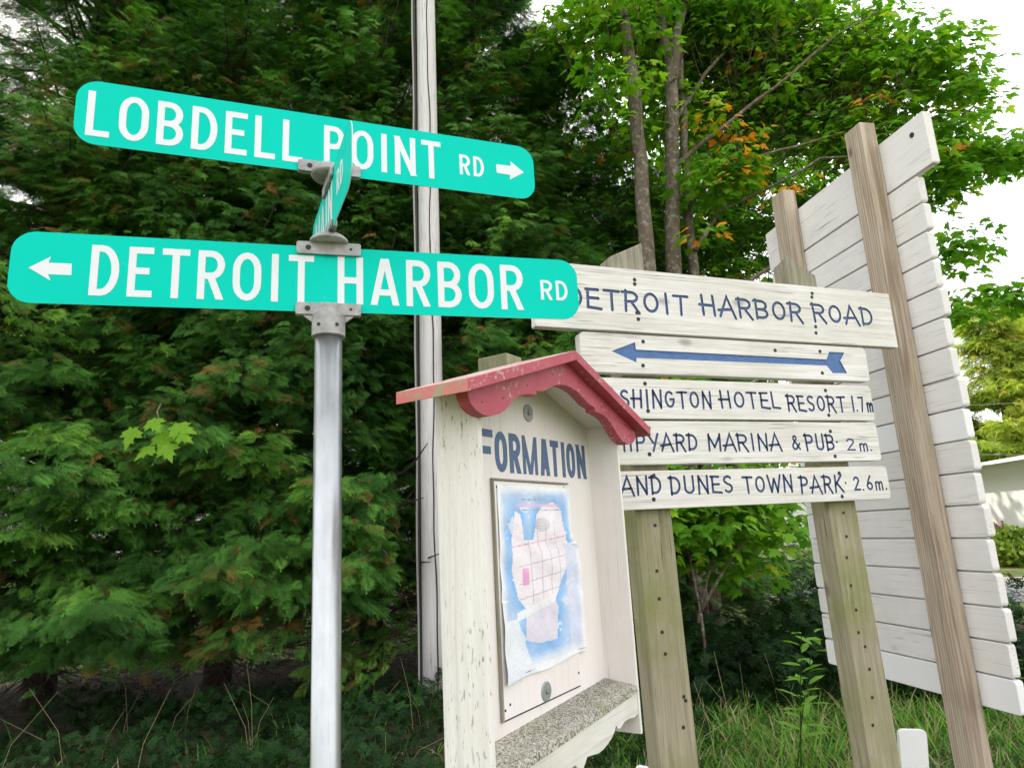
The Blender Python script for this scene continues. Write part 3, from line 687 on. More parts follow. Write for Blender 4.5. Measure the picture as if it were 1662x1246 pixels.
# roof: two slopes, projecting in front and behind
def roof(sgn_):
    mb = MB(KK, CK); x1 = CX+sgn_*.593
    prof = [(CX, RZ), (x1, roofz(x1)), (x1, roofz(x1)-TH), (CX, RZ-TH)]
    if sgn_ > 0: prof = prof
    mb.prism(prof, -.078, .150)
    o = mb.build('roof_panel', [M['pink'], M['roof_top'], M['eave']], ki, bevel=.0012)
    for p in o.data.polygons:
        if p.normal.z > .5: p.material_index = 1
        elif p.normal.x*sgn_ > .6: p.material_index = 2
    return o
roof(-1); roof(1)
bg_ = [(-.096, None), (-.096, 1.953), (-.090, 1.937), (-.077, 1.917), (-.056, 1.905), (-.028, 1.898), (0, 1.897), (.016, 1.900), (.05, 1.909), (.080, 1.925), (.112, 1.948), (.141, 1.967), (.160, 1.975), (.185, 1.982), (.223, 1.987), (.250, 1.988), (.252, 2.001), (.270, 2.003), (.301, 2.009), (.344, 2.027), (.380, 2.039), (.415, 2.045), (CX, 2.047)]
for s_ in (-1, 1):
    pts = [(CX-.0005, RZ-TH-.001)]+[((x) , (roofz(x)-TH-.001) if z is None else z) for x, z in bg_]
    pts[-1] = (CX-.0005, 2.047)
    if s_ > 0: pts = [(2*CX-x, z) for x, z in pts]
    mb = MB(KK, CK); mb.prism(pts, -.038, -.001); bb = mb.build('bargeboard', M['pink'], ki, bevel=.0015)
    for (x, z) in ((-.03, 1.93), (.20, 2.01), (.36, 2.07), (.07, 1.955)):
        x = x if s_ < 0 else 2*CX-x
        h = MB(KK, CK); h.disc_y(x, z, [(.0028, -.0386), (.0028, -.0378)], 8); h.build('nail', M['screw'], bb)
kp = MB(KK, CK); zb = (-.3-CK)/KK
kp.box(.405, .50, .155, .275, zb, 2.185); kp.build('post', M['post_green'], ki, bevel=.004)
# map sheet on the door
def fbm(nx_, ny_, seed):
    g = np.zeros((ny_, nx_)); r_ = np.random.default_rng(seed)
    for o_ in range(4):
        k = 6*2**o_; q = r_.random((k*2+1, k+1)); yy = np.linspace(0, k*2-1e-6, ny_); xx = np.linspace(0, k-1e-6, nx_); yi = yy.astype(int); xi = xx.astype(int); fy = (yy-yi)[:, None]; fx = (xx-xi)[None]
        fy = fy*fy*(3-2*fy); fx = fx*fx*(3-2*fx)
        g += .55**o_*(q[yi][:, xi]*(1-fy)*(1-fx)+q[yi+1][:, xi]*fy*(1-fx)+q[yi][:, xi+1]*(1-fy)*fx+q[yi+1][:, xi+1]*fy*fx)
    return (g-g.mean())/g.std()
FB = fbm(121, 231, 3)
def map_print(s, t_):
    """s, t in 0..1 over the sheet (t up): printed colours"""
    cs = (.86, .87, .90)
    n = float(FB[int(round(t_*230)), int(round(s*120))])*.5
    isl = [(.24, .18), (.40, .14), (.62, .13), (.66, .30), (.62, .34), (.80, .52), (.90, .66), (.85, .86), (.72, .91), (.55, .88), (.47, .82), (.43, .70), (.30, .70), (.27, .84), (.2, .86), (.15, .72), (.12, .55), (.18, .40), (.26, .34)]
    inside = False; dm = 9
    for a in range(len(isl)):
        x0, y0 = isl[a]; x1, y1 = isl[(a+1) % len(isl)]
        if (y0 > t_) != (y1 > t_) and s < (x1-x0)*(t_-y0)/(y1-y0)+x0: inside = not inside
        dx, dy = x1-x0, (y1-y0); q = max(0, min(1, ((s-x0)*dx+(t_-y0)*dy)/(dx*dx+dy*dy)))
        dm = min(dm, math.hypot(s-x0-q*dx, (t_-y0-q*dy)*1.3))
    if inside:
        c = [.86, .78, .86]
        for (h_) in (.38, .46, .55, .66): c = [.45, .38, .45] if abs(t_-h_-.05*s) < .0022 and .2 < s < .85 else c
        for (v_) in (.35, .48, .60, .72): c = [.5, .42, .5] if abs(s-v_) < .004 and .34 < t_ < .80 else c
        if abs(t_-.66-.05*s) < .003: c = [.75, .30, .50]
        if .24 < s < .31 and .46 < t_ < .55: c = [.85, .30, .62]
        if .44 < s < .66 and .74 < t_ < .82 and (s-.55)**2/.012+(t_-.78)**2/.0016 < 1 and int(t_*230) % 2: c = [.35, .33, .38]
        if t_ < .34: c = [.72, .66, .80]
    else:
        g = min(1, dm*7); c = [(1-g)*.12+g*(.46+.18*n), (1-g)*.42+g*(.62+.12*n), .88+.04*n]
        if n > .8: c = [.66, .76, .92]
    if .93 > t_ > .915 and .30 < s < .75 and int(s*160) % 3: c = [.3, .35, .5]
    if .90 > t_ > .882 and .22 < s < .82 and int(s*110) % 4: c = [.75, .45, .70]
    if .868 > t_ > .858 and .18 < s < .85 and int(s*170) % 3: c = [.3, .33, .5]
    edge = min(s, 1-s)*2.2
    e = min(1, max(0, (edge-.03)*9))*min(1, max(0, (.985-t_)*24))*min(1, max(0, (t_-.02)*14)); e = e*(.85+.15*n)
    # torn white flaps of the plastic sleeve
    if t_ < .30 and s < .34-(t_)*.6+.02*n: e = .18
    if abs(t_-.285-.12*s) < .022 and .16 < s < .62: e *= .15
    if s > .80 and t_ < .66: c = [.55+.1*n, .60+.08*n, .85]; e *= .8
    return [cs[k]*(1-e)+c[k]*e for k in range(3)]
mp_ = empty('map_sheet', (kx, ky, 0), R_(58), 'crumpled blue island map in plastic pinned inside the notice box', 'map')
nx, ny = 120, 230; V = []; C_ = []
for j in range(ny+1):
    t_ = j/ny; z = 1.188+(1.742-1.188)*t_
    for i in range(nx+1):
        s = i/nx; xr = .695 if t_ > .68 else (.734 if t_ < .62 else .734-.039*(t_-.62)/.06); xl = .236+.008*t_
        x = xl+(xr-xl)*s+.0025*math.sin(t_*40)*(s > .97)
        zz = z+(.004*math.sin(s*9) if t_ < .02 else 0)+(.012*(s)*(1-t_))
        cr_ = (math.sin(s*19+t_*7+2*math.sin(t_*11))+math.sin(t_*31+s*5)+math.sin((s+t_)*27+math.sin(s*13)*2))/3
        y = .1128-.0030*(1+cr_)-.010*max(0, .30-s-t_*.5)*3*(t_ < .4)-.006*max(0, s-.86)*5*(t_ < .66)
        V.append((x*KK, y*KK, zz*KK+CK)); C_.append((*map_print(s, t_), 1))
F = [(j*(nx+1)+i, j*(nx+1)+i+1, (j+1)*(nx+1)+i+1, (j+1)*(nx+1)+i) for j in range(ny) for i in range(nx)]
me = arr_mesh('sheet', np.array(V), np.array(F)); ca = me.color_attributes.new('print', 'FLOAT_COLOR', 'POINT'); ca.data.foreach_set('color', np.array(C_, np.float32).ravel())
link('printed_sheet', me, M['map'], mp_, smooth=True)

# ------------------------------------------------------------------ utility pole
up_ = empty('utility_pole', (-.925, 7.25, 0), 0, 'tall grey weathered wooden utility pole in front of the cedars', 'utility pole')
mb = MB(); n = 20; pts = [(.012*z, .0, z) for z in np.linspace(-.3, 10.6, 12)]
mb.tube(pts, .134, .108, 22); mb.build('pole', M['upole'], up_, True)
mb = MB(); mb.tube([(.012*z+.035+.012*math.sin(z*2.3)+.004*math.sin(z*7), -.132+z*.0026, z) for z in np.linspace(0, 10.6, 90)], .007, .007, 6); mb.build('crack_line', M['cable'], up_)
mb = MB(); mb.tube([(.012*z-.156+.006*math.sin(z*3), -.06, z) for z in np.linspace(0, 10.6, 30)], .012, .012, 6); mb.build('cable', M['pale'], up_)
mb = MB(); mb.tube([(.012*z-.133+.004*math.sin(z*3), -.06, z) for z in np.linspace(0, 10.6, 30)], .014, .014, 6); mb.build('cable', M['cable'], up_)

# ------------------------------------------------------------------ foliage templates
def spray_template(pairs=7, fingers=4, wd=.017):
    """flat drooping fan of scale-leaved twigs, three levels of thin blades"""
    v = []; f = []; rr = random.Random(pairs*10+fingers)
    def kite(p, d, l, w_):
        p = np.array(p, float); d = np.array(d, float); d /= np.linalg.norm(d); s = np.cross((0, 0, 1), d); s /= np.linalg.norm(s)
        b = len(v); v.extend([p, p+d*l*.62+s*w_, p+d*l, p+d*l*.62-s*w_]); f.append((b, b+1, b+2, b+3))
    ax = lambda u: np.array([u, .05*math.sin(u*4), -.22*u*u])
    for a, b in ((0, .4), (.35, .75), (.7, 1.0)): kite(ax(a), ax(b)-ax(a), np.linalg.norm(ax(b)-ax(a))*1.1, wd)
    for i in range(pairs):
        for s_ in (-1, 1):
            u = .06+.86*i/pairs+(.05 if s_ > 0 else 0); p = ax(u); L = (.50*math.sin(math.pi*min(1, u+.30))**.6*(1-.45*u)+.06)*rr.uniform(.8, 1.15)
            an = R_(42-12*u+rr.uniform(-8, 8)); d = np.array([math.cos(an), s_*math.sin(an), -.28+rr.uniform(-.15, .12)]); d /= np.linalg.norm(d)
            kite(p, d, L, wd*.9)
            for k in range(fingers):
                q = .25+.62*k/fingers
                for s2 in (-1, 1):
                    a2 = R_(32*s2+rr.uniform(-6, 6)); c2, s3 = math.cos(a2), math.sin(a2)
                    dd = np.array([d[0]*c2-d[1]*s3, d[0]*s3+d[1]*c2, d[2]+rr.uniform(-.15, .1)]); kite(p+d*L*(q+.06*s2)+np.array([0, 0, -.05*q*L]), dd, L*(.42-.25*q)+.045, wd*.95)
    return np.array(v), np.array(f)
SPV, SPF = spray_template(8, 3, .0105)
SPV2, SPF2 = spray_template(4, 2, .030)
def cedar(name, x, y, H, Rm, n, dens, label, skirt=1.1, mat='cedar', slen=(.13, .30), seed=0, group='cedars in the dense row behind the signs', back=.25, tmpl=None, tr=.17, twigs=True, tshift=0., zmax=99):
    rg = np.random.default_rng(seed+100); e = empty(name, (x, y, 0), 0, label, 'tree', group)
    mb = MB(); mb.tube([(0, 0, -.2), (.02, .02, 1), (-.03, .0, H*.4), (.02, 0, H*.75), (0, 0, H*.97)], [tr, tr*.85, tr*.6, tr*.35, .02], n=10); mb.build('trunk', M['bark'], e, True)
    br = MB(); D = []; Nn = []; Ts = []; Sc = []; Ti = []
    for b in range(n):
        h = skirt+(H-skirt)*(rg.random()**1.12)
        if h > zmax: continue
        q = (h-skirt)/(H-skirt); L = Rm*(1-q)**(.45 if zmax < 50 else .62)*(.75+.45*rg.random())+.25
        if rg.random() < back: az = R_(rg.uniform(0, 180))
        else: az = R_(rg.uniform(180, 360))
        el = R_(rg.uniform(0, 28)+30*q); dirh = np.array([math.cos(az), math.sin(az), 0])
        droop = rg.uniform(.28, .55)*(1-.5*q)
        f_ = lambda t: dirh*L*t*math.cos(el)+np.array([0, 0, h+L*(math.sin(el)*t-droop*t*t+.18*t**5)])
        pts = [tuple(f_(t)) for t in (0, .25, .5, .75, .95)]
        br.tube(pts, .022*L/2+.006, .004, 4)
        m = int(dens*L); side = np.array([-dirh[1], dirh[0], 0])
        t = .25+.75*rg.random(m)**.7
        lat = rg.normal(size=m)*.20*np.minimum(1, (1.15-t)*2.2)*(L/2+.3)
        P = np.array([f_(a) for a in t])+side*lat[:, None]+np.array([0, 0, 1])*(-.25*np.abs(lat)+rg.normal(size=m)*.05)[:, None]
        yaw = np.sign(lat+1e-6)*np.radians(rg.uniform(5, 60, m)); pd = -np.radians(rg.uniform(-5, 42, m))
        d = (dirh*np.cos(yaw)[:, None]+side*np.sin(yaw)[:, None])*np.cos(pd)[:, None]+np.array([0, 0, 1])*np.sin(pd)[:, None]
        nrm = np.array([0, 0, 1.0])+dirh*.55+rg.normal(size=(m, 3))*.35
        D.append(d); Nn.append(nrm); Ts.append(P); Sc.append(rg.uniform(slen[0], slen[1], m))
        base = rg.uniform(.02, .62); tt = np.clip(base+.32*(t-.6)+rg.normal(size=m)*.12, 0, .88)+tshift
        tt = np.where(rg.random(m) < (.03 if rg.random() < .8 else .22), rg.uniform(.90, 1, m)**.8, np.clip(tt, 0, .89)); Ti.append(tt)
    tag(br.build('branches', M['bark'], e), kind='stuff')
    D = np.concatenate(D); Nn = np.concatenate(Nn); Ts = np.concatenate(Ts); Sc = np.concatenate(Sc); Ti = np.concatenate(Ti)
    keep = ~((np.abs(Ts[:, 0]+x+.92) < .42) & (Ts[:, 1]+y < 7.75)); D, Nn, Ts, Sc, Ti = D[keep], Nn[keep], Ts[keep], Sc[keep], Ti[keep]
    tv, tf = tmpl or (SPV, SPF)
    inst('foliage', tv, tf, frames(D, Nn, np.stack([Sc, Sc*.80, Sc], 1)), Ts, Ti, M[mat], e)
    if twigs:     # bare hooked lower twigs
        tb = MB()
        for b in range(170):
            az = R_(rg.uniform(170, 370)); h = rg.uniform(.35, 1.9); L = rg.uniform(.7, 2.1)
            d = np.array([math.cos(az), math.sin(az), 0]); dr = rg.uniform(.1, .75)
            pts = [tuple(d*L*t+np.array([.06*math.sin(t*5+b), .06*math.cos(t*4+b), h-dr*t*1.2+.55*dr*t**3])) for t in np.linspace(0, 1, 7)]
            tb.tube(pts, .008, .002, 4)
            for _ in range(2):
                p0 = pts[rg.integers(2, 6)]; dd = rg.normal(size=3)*.22; dd[2] -= .05
                tb.tube([p0, tuple(np.array(p0)+dd*.6+np.array([0, 0, -.03])), tuple(np.array(p0)+dd*1.2)], .005, .002, 3)
        tag(tb.build('twigs', M['twig'], e), kind='stuff')
    return e
cedar('cedar_tree', -5.35, 7.9, 13.5, 2.6, 290, 78, 'dense cedar at the left edge of the photo, its drooping fronds nearest', .95, seed=1, zmax=9.9)
cedar('cedar_tree', -3.65, 8.5, 13.8, 2.5, 290, 78, 'dense cedar behind the left arrow of the lower street sign', 1.0, seed=2, zmax=10.2)
cedar('cedar_tree', -1.95, 9.0, 13.0, 2.5, 290, 78, 'dense cedar just left of the grey utility pole', .92, seed=3, zmax=10.6)
cedar('cedar_tree', -.35, 9.4, 11.0, 2.3, 230, 78, 'dense cedar just right of the grey utility pole', .8, seed=4, zmax=10.6)
cedar('cedar_tree', .95, 9.8, 9.2, 2.2, 210, 78, 'dense cedar behind the pink kiosk roof, next to the maples', .7, seed=5)
cedar('cedar_tree', 2.6, 10.9, 7.4, 2.0, 140, 60, 'lower cedar standing behind the maple trunks', .5, seed=7)
cedar('cedar_tree', -7.4, 7.2, 12.0, 2.6, 110, 30, 'dense cedar mostly cut off by the left edge of the photo', 1.0, seed=6, twigs=False, zmax=9.5)

for k, (x, y, lb) in enumerate(((-6.3, 11.6, 'taller cedar standing behind the one at the left edge of the photo'), (-3.9, 12.0, 'taller cedar seen above the left half of the upper street sign'), (-1.4, 12.2, 'taller cedar seen behind the top of the grey utility pole'))):
    cedar('cedar_tree', x, y, 15.5, 2.6, 190, 40, lb, 4.2, seed=40+k, tmpl=(SPV2, SPF2), twigs=False, zmax=13.4, slen=(.2, .42))

# ------------------------------------------------------------------ maples
def maple_leaf():
    out = [(0, 0), (.16, -.10), (.42, -.16), (.36, -.02), (.62, .06), (.92, .14), (.78, .28), (1.0, .42), (.62, .48), (.42, .46), (.40, .66), (.52, .82), (.26, .80), (.16, 1.0), (0, 1.25)]
    pts = [(x*.5, y*.8) for x, y in out]; full = pts+[(-x, y) for x, y in pts[-2:0:-1]]
    V = [(0.0, .30, .0)]
    for x, y in full: V.append((y, x, .0))
    V = [(p[0] if i else .30, p[1] if i else 0, 0) for i, p in enumerate(V)]
    V = [(a, b, -.28*abs(b)-.18*a*a+.04) for a, b, c in V]
    n = len(V)-1
    return np.array(V), np.array([(0, 1+(i+1) % n, 1+i) for i in range(n)])
MLV, MLF = maple_leaf()
LEAFM = []
for k in range(5):
    q = arr_mesh('leaf', MLV, MLF, np.full(len(MLV), (.25, .45, .6, .78, .97)[k])); q.materials.append(M['maple']); LEAFM.append(q)
def leaf_cloud(e, blobs, total, lsize, seed, nparts=0, per=13, cr_=.30, orange=.03, root=None, twig=True, near=None, tbase=.45):
    """leaf clusters through ellipsoids; the leaves nearest the viewer are parts"""
    rg = np.random.default_rng(seed); loc = np.array(e.location)
    vol = np.array([b[3]*b[4]*b[5]*(b[6] if len(b) > 6 else 1) for b in blobs]); pr_ = vol/vol.sum(); nc = total//per
    P = []; D = []; Nn = []; Sc = []; Ti = []; tb = MB()
    for c in range(nc):
        b = blobs[rg.choice(len(blobs), p=pr_)]; u = rg.normal(size=3); u /= np.linalg.norm(u); r = rg.random()**.45
        ctr = np.array(b[:3])+u*np.array(b[3:6])*r
        t0 = tbase+rg.normal()*.14+(.12 if ctr[2] > 6.5 else 0); isor = rg.random() < orange
        for _ in range(per):
            a = rg.uniform(0, 2*math.pi); rr = cr_*rg.random()**.5
            p = ctr+np.array([rr*math.cos(a), rr*math.sin(a), rg.normal()*.05-.10*rr])
            dd = np.array([math.cos(a), math.sin(a), -rg.uniform(.1, .9)]); P.append(p); D.append(dd)
            Nn.append(np.array([0, -.25, 1.0])+rg.normal(size=3)*.45); Sc.append(lsize*rg.uniform(.7, 1.15))
            Ti.append(rg.uniform(.955, 1) if (isor and rg.random() < .6) else min(.92, max(0, t0+rg.normal()*.12)))
        if twig and root is not None and rg.random() < .35 and not (ctr[0] > 4.9 and ctr[2] < 5.6):
            ro = np.array(root[rg.integers(len(root))]); v = ro-ctr; v = v/np.linalg.norm(v)*min(.9, np.linalg.norm(v))
            q = ctr+v; tb.tube([tuple(ctr-loc), tuple((ctr+q)/2+np.array([0, 0, -.05])-loc), tuple(q-loc)], .003, .007, 3)
    P = np.array(P)-loc; D = np.array(D); Nn = np.array(Nn); Sc = np.array(Sc); Ti = np.array(Ti)
    A = frames(D, Nn, Sc)
    order = np.argsort(np.linalg.norm((P+loc)-CAM, axis=1)/Sc); pick = order[:nparts]; rest = order[nparts:]
    for i in pick:
        k = 4 if Ti[i] > .95 else min(3, int(Ti[i]*4.2))
        o = bpy.data.objects.new('leaf', LEAFM[k]); COL.objects.link(o); o.parent = e
        m4 = Matrix([[float(A[i][r][c]) for c in range(3)]+[float(P[i][r])] for r in range(3)]+[[0, 0, 0, 1]]); o.matrix_local = m4
    if len(rest):
        inst('foliage', MLV, MLF, A[rest], P[rest], Ti[rest], M['maple_i'], e)
    if tb.v: tag(tb.build('twigs', M['bark'], e), kind='stuff')
def limb_obj(e, name, pts, r0, r1, n=9):
    l = e.location; P = [Vector(p) for p in pts]; out = []
    for j in range(len(P)-1):      # smooth a little with in-between points
        for s in (0, .33, .66):
            p = P[j].lerp(P[j+1], s); out.append((p.x-l.x+.015*math.sin(p.z*5+j), p.y-l.y, p.z-l.z+.015*math.sin(p.x*6)))
    out.append(tuple(P[-1]-l)); mb = MB(); mb.tube(out, r0, r1, n); return mb.build(name, M['mbark'], e, True)
m1 = empty('maple_tree', (1.60, 8.0, 0), 0, 'maple with a single slim lichen-spotted trunk right of the cedars', 'tree', 'maples behind the wooden signs')
limb_obj(m1, 'trunk', [(1.60, 8, -.2), (1.66, 8, 2.4), (1.77, 8, 4.7), (1.82, 8, 6.23), (1.83, 8, 7.7), (1.76, 8, 8.67), (1.7, 8, 10.5)], .118, .06, 12)
leaf_cloud(m1, [(1.35, 8.3, 8.6, .75, 1.0, .8), (2.2, 8.6, 9.4, 1.0, 1.1, 1.1), (2.0, 8.9, 7.4, .7, .7, 1.3), (1.2, 9.4, 7.2, .6, .6, 1.0), (1.0, 9.2, 8.7, .8, .6, .6), (1.6, 7.6, 7.3, .6, .2, .9), (2.3, 7.8, 8.3, .7, .3, .6), (2.2, 9.2, 5.6, .8, .5, .9)], 5200, .135, 21, 0, root=[(1.82, 8, 6.2), (1.8, 8, 8), (1.8, 8, 5)], orange=.02)
m2 = empty('maple_tree', (2.15, 8.3, 0), 0, 'larger forked maple with limbs and orange-tipped leaves reaching right over the slat sign', 'tree', 'maples behind the wooden signs')
limb_obj(m2, 'trunk', [(2.02, 8.3, -.2), (2.08, 8.3, 2.6), (2.16, 8.3, 4.8), (2.33, 8.3, 6.47), (2.42, 8.3, 7.6)], .122, .085, 12)
limb_obj(m2, 'fork', [(2.42, 8.3, 7.55), (2.42, 8.3, 7.89), (2.36, 8.3, 8.9), (2.3, 8.4, 10.6)], .085, .05)
limb_obj(m2, 'fork', [(2.42, 8.3, 7.50), (2.55, 8.3, 8.2), (2.76, 8.3, 8.95), (3.0, 8.4, 10.6)], .08, .045)
limb_obj(m2, 'stem', [(2.25, 8.5, -.2), (2.35, 8.5, 2.5), (2.48, 8.5, 4.86), (2.53, 8.5, 6.11), (2.62, 8.5, 7.7), (2.7, 8.6, 9)], .085, .04)
limbs = [[(2.38, 8.3, 6.30), (2.75, 8.25, 6.62), (3.2, 8.2, 6.89), (4.04, 8.1, 7.5), (4.81, 8.0, 8.05), (5.3, 8, 8.3)],
         [(2.49, 8.4, 5.75), (2.75, 8.35, 6.0), (3.03, 8.3, 6.2), (3.72, 8.2, 6.39), (4.4, 8.2, 6.53), (5.6, 8.1, 6.7)],
         [(2.50, 8.4, 5.10), (2.70, 8.35, 5.4), (2.88, 8.3, 5.63), (3.39, 8.2, 5.78), (4.19, 8.1, 6.18), (5.4, 8, 6.1)],
         [(2.44, 8.4, 7.0), (3.0, 8.6, 7.9), (3.8, 8.8, 8.7), (4.9, 8.6, 9.3)], [(2.5, 8.4, 4.3), (3.4, 8.3, 4.75), (4.6, 8.2, 4.9), (5.6, 8.0, 4.5)]]
roots = []
for L_ in limbs: limb_obj(m2, 'limb', L_, .036, .010, 8); roots += L_[1:]
leaf_cloud(m2, [(3.0, 9.2, 9.2, 1.0, 1.0, 1.1), (4.0, 9.0, 8.9, 1.1, 1.1, .95), (3.4, 9.4, 7.4, .9, .6, 1.2), (4.5, 9.1, 7.8, 1.1, .9, .8), (5.2, 8.6, 8.1, .9, .8, .8), (5.0, 8.6, 6.9, .9, .7, .6),
                (5.75, 8.1, 7.6, .75, .5, .55), (6.15, 8.0, 7.0, .55, .4, .40), (5.6, 8.1, 6.3, .8, .5, .45), (6.3, 8.0, 6.05, .7, .35, .16, 2), (6.9, 8.0, 6.12, .5, .3, .14, 3), (3.3, 9.6, 5.9, .9, .5, .9), (4.7, 9.4, 5.9, 1.0, .6, .7),
                (5.5, 8.1, 5.3, .35, .3, .5), (5.55, 8.1, 4.55, .35, .3, .16, 1.2), (6.1, 8.0, 4.15, .75, .35, .16, 1.5), (5.6, 8.0, 4.9, .45, .3, .3, 1.2), (5.55, 8.0, 3.95, .35, .3, .25, 1.5), (5.6, 7.9, 5.8, .6, .4, .35, 1.5), (2.9, 8.0, 5.9, .7, .4, .25, 1.6), (3.6, 9.8, 4.6, 1.0, .4, .6)],
           24000, .14, 22, 240, root=roots, orange=.012, near=1)
leaf_cloud(empty('maple_sapling', (1.6, 6.6, 0), 0, 'low leafy maple growth between the two mossy posts of the plank sign', 'tree'),
           [(1.5, 6.6, 1.75, .8, .6, .55), (2.2, 6.6, 1.75, .7, .5, .40), (1.0, 6.9, 2.3, .7, .4, .6), (1.7, 7.2, 2.7, .9, .4, .5), (2.0, 7.0, 1.3, .6, .4, .3)], 3000, .135, 23, 60,
           root=[(1.7, 6.8, 1.2), (1.5, 6.8, 2.0)], orange=.03, tbase=.52)
ms_ = bpy.data.objects['maple_sapling']
for L_ in ([(1.6, 6.6, 0), (1.66, 6.65, .8), (1.55, 6.7, 1.6), (1.3, 6.8, 2.5)], [(1.66, 6.65, .8), (1.95, 6.5, 1.3), (2.4, 6.4, 1.75)], [(1.62, 6.65, .7), (1.85, 6.75, 1.3), (2.0, 6.9, 2.2)]): limb_obj(ms_, 'stem', L_, .018, .006, 6)
leaf_cloud(m2, [(2.75, 7.85, 6.75, .30, .2, .16), (3.15, 7.9, 6.55, .25, .2, .14), (3.25, 7.9, 5.62, .38, .2, .14), (2.55, 7.85, 5.15, .35, .2, .20), (2.9, 7.8, 6.0, .3, .2, .2), (3.9, 8, 7.3, .3, .2, .15)], 230, .135, 27, 0, orange=.50, twig=False)
m3 = empty('maple_tree', (3.9, 12.0, 0), 0, 'broad maple crown filling the gaps behind the forked maple', 'tree', 'maples behind the wooden signs')
limb_obj(m3, 'trunk', [(3.9, 12, -.2), (3.8, 12, 3), (4.0, 12, 6), (4.1, 12, 9.5)], .15, .06, 10)
leaf_cloud(m3, [(4.2, 12, 8.2, 2.1, 1.4, 2.6), (2.4, 12, 8.0, 1.3, 1.2, 2.6), (5.8, 11.6, 7.8, 1.3, 1.2, 1.6), (3.6, 12, 5.2, 1.8, 1.0, 1.3)], 6500, .15, 25, 0, root=[(4, 12, 7), (4, 12, 5)], orange=.02, tbase=.35)
sp1 = empty('maple_sprig', (-2.80, 5.25, 2.5), 0, 'sprig of pale yellow-green maple leaves among the cedar fronds at left', 'leaves')
LP = arr_mesh('leaf_pale', MLV, MLF, np.full(len(MLV), .60)); LP.materials.append(M['maple'])
for k, (dx, dz, sc, ro) in enumerate(((-.17, .06, .19, -95), (-.05, .13, .18, -50), (.03, .03, .22, -80), (.13, .07, .22, -20), (-.04, -.08, .17, -120), (.09, -.08, .19, -60), (.20, .00, .15, -35))):
    o = bpy.data.objects.new('leaf', LP); COL.objects.link(o); o.parent = sp1; o.location = (dx, random.uniform(-.05, .05), dz-.02)
    o.matrix_local = Matrix.Translation(o.location) @ Matrix.Rotation(R_(90-30+random.uniform(-18, 18)), 4, 'X') @ Matrix.Rotation(R_(ro), 4, 'Z') @ Matrix.Scale(sc, 4)
mb = MB(); mb.tube([(-.25, .5, .35), (-.12, .2, .22), (0, .02, .10)], .006, .003, 5); mb.build('stem', M['mbark'], sp1)

# ------------------------------------------------------------------ far things
def leafy(name, x, y, H, Rr_, n, label, seed, group=None, size=.34, mat='far', trunk=.16):
    rg = np.random.default_rng(seed); e = empty(name, (x, y, 0), 0, label, 'tree', group)
    mb = MB(); mb.tube([(0, 0, -.2), (.1, 0, H*.4), (0, 0, H*.85)], [trunk, trunk*.8, .04], n=8); mb.build('trunk', M['mbark'], e, True)
    cl = rg.normal(size=(26, 3)); cl /= np.linalg.norm(cl, axis=1)[:, None]; cl = cl*rg.uniform(.45, 1, (26, 1))*np.array([Rr_, Rr_, H*.36])+np.array([0, 0, H*.60])
    P = cl[rg.integers(0, 26, n)]+rg.normal(size=(n, 3))*np.array([Rr_*.22, Rr_*.22, H*.07]); P[:, 2] = np.maximum(P[:, 2], .4)
    tv = np.array([(0, 0, 0), (.5, .32, 0.05), (1, 0, -.1), (.5, -.32, .05)]); tf = np.array([(0, 1, 2, 3)])
    A = frames(rg.normal(size=(n, 3)), rg.normal(size=(n, 3)), rg.uniform(.6, 1.2, n)*size)
    tag(link('crown', scatter('crown', tv, tf, A, P, np.clip(.45+.2*rg.normal(size=n), 0, 1)), M[mat], e), kind='stuff'); return e
for i, (x, y) in enumerate(((-15, 17), (-12, 19), (-9.3, 16.5), (-6.8, 18.5), (-4.4, 16.5), (-2.0, 18), (.3, 16.5), (2.6, 19), (-10.5, 24), (-4, 26), (3.5, 27), (7.5, 30), (11, 33))):
    leafy('broadleaf_tree', x, y, random.uniform(10.5, 13.5) if y < 22 else 11, 2.6, 5200 if y < 22 else 2600, 'sunlit yellow-green tree glimpsed far beyond the cedar row', 50+i, 'trees glimpsed beyond the cedar row', .30 if y < 22 else .5)
for i, (x, y, h, lb) in enumerate(((18.9, 26, 9.6, 'sunlit yellow-green conifer above the white garage, cut off by the right edge of the photo'), (17.6, 29, 7.6, 'shorter sunlit conifer seen beside the slat sign, left of the tall conifer'),
                                   (24.5, 31, 10.5, 'conifer standing behind the white garage, mostly outside the photo'))):
    cedar('larch_tree', x, y, h, 2.7, 150, 26, lb, .8, 'larch', (.45, .8), 30+i, 'conifers beyond the road', .3, (SPV2, SPF2), .16, False, .05)
M['shed_w'] = NT('white_siding'); t = M['shed_w']; t.col((.80, .80, .80)); M['shed_w'] = t.set(Roughness=.6)
t = NT('brown_roof'); t.col((.22, .10, .07)); M['shed_r'] = t.set(Roughness=.8)
t = NT('grey_roof'); t.col((.45, .42, .42)); M['groof'] = t.set(Roughness=.8)
g = empty('garage', (14.85, 19.8, 0), R_(-6), 'white garage with an overhanging roof edge at the right edge of the photo', 'building')
MB().prism([(.55, 0), (7, 0), (7, 3.70), (.55, 2.99)], 0, 6).build('wall', M['shed_w'], g)
mb = MB(); mb.add([(-.15, -.5, 2.92), (7.3, -.5, 3.75), (7.3, 6.3, 3.75), (-.15, 6.3, 2.92), (-.15, -.5, 3.02), (7.3, -.5, 3.90), (7.3, 6.3, 3.90), (-.15, 6.3, 3.02)],
                 [(0, 3, 2, 1), (4, 5, 6, 7), (0, 1, 5, 4), (1, 2, 6, 5), (2, 3, 7, 6), (3, 0, 4, 7)]); mb.build('roof', M['shed_w'], g)
b = empty('small_shed', (16.0, 23.0, 0), 0, 'low shed with reddish brown roof between the bush and the white garage', 'shed')
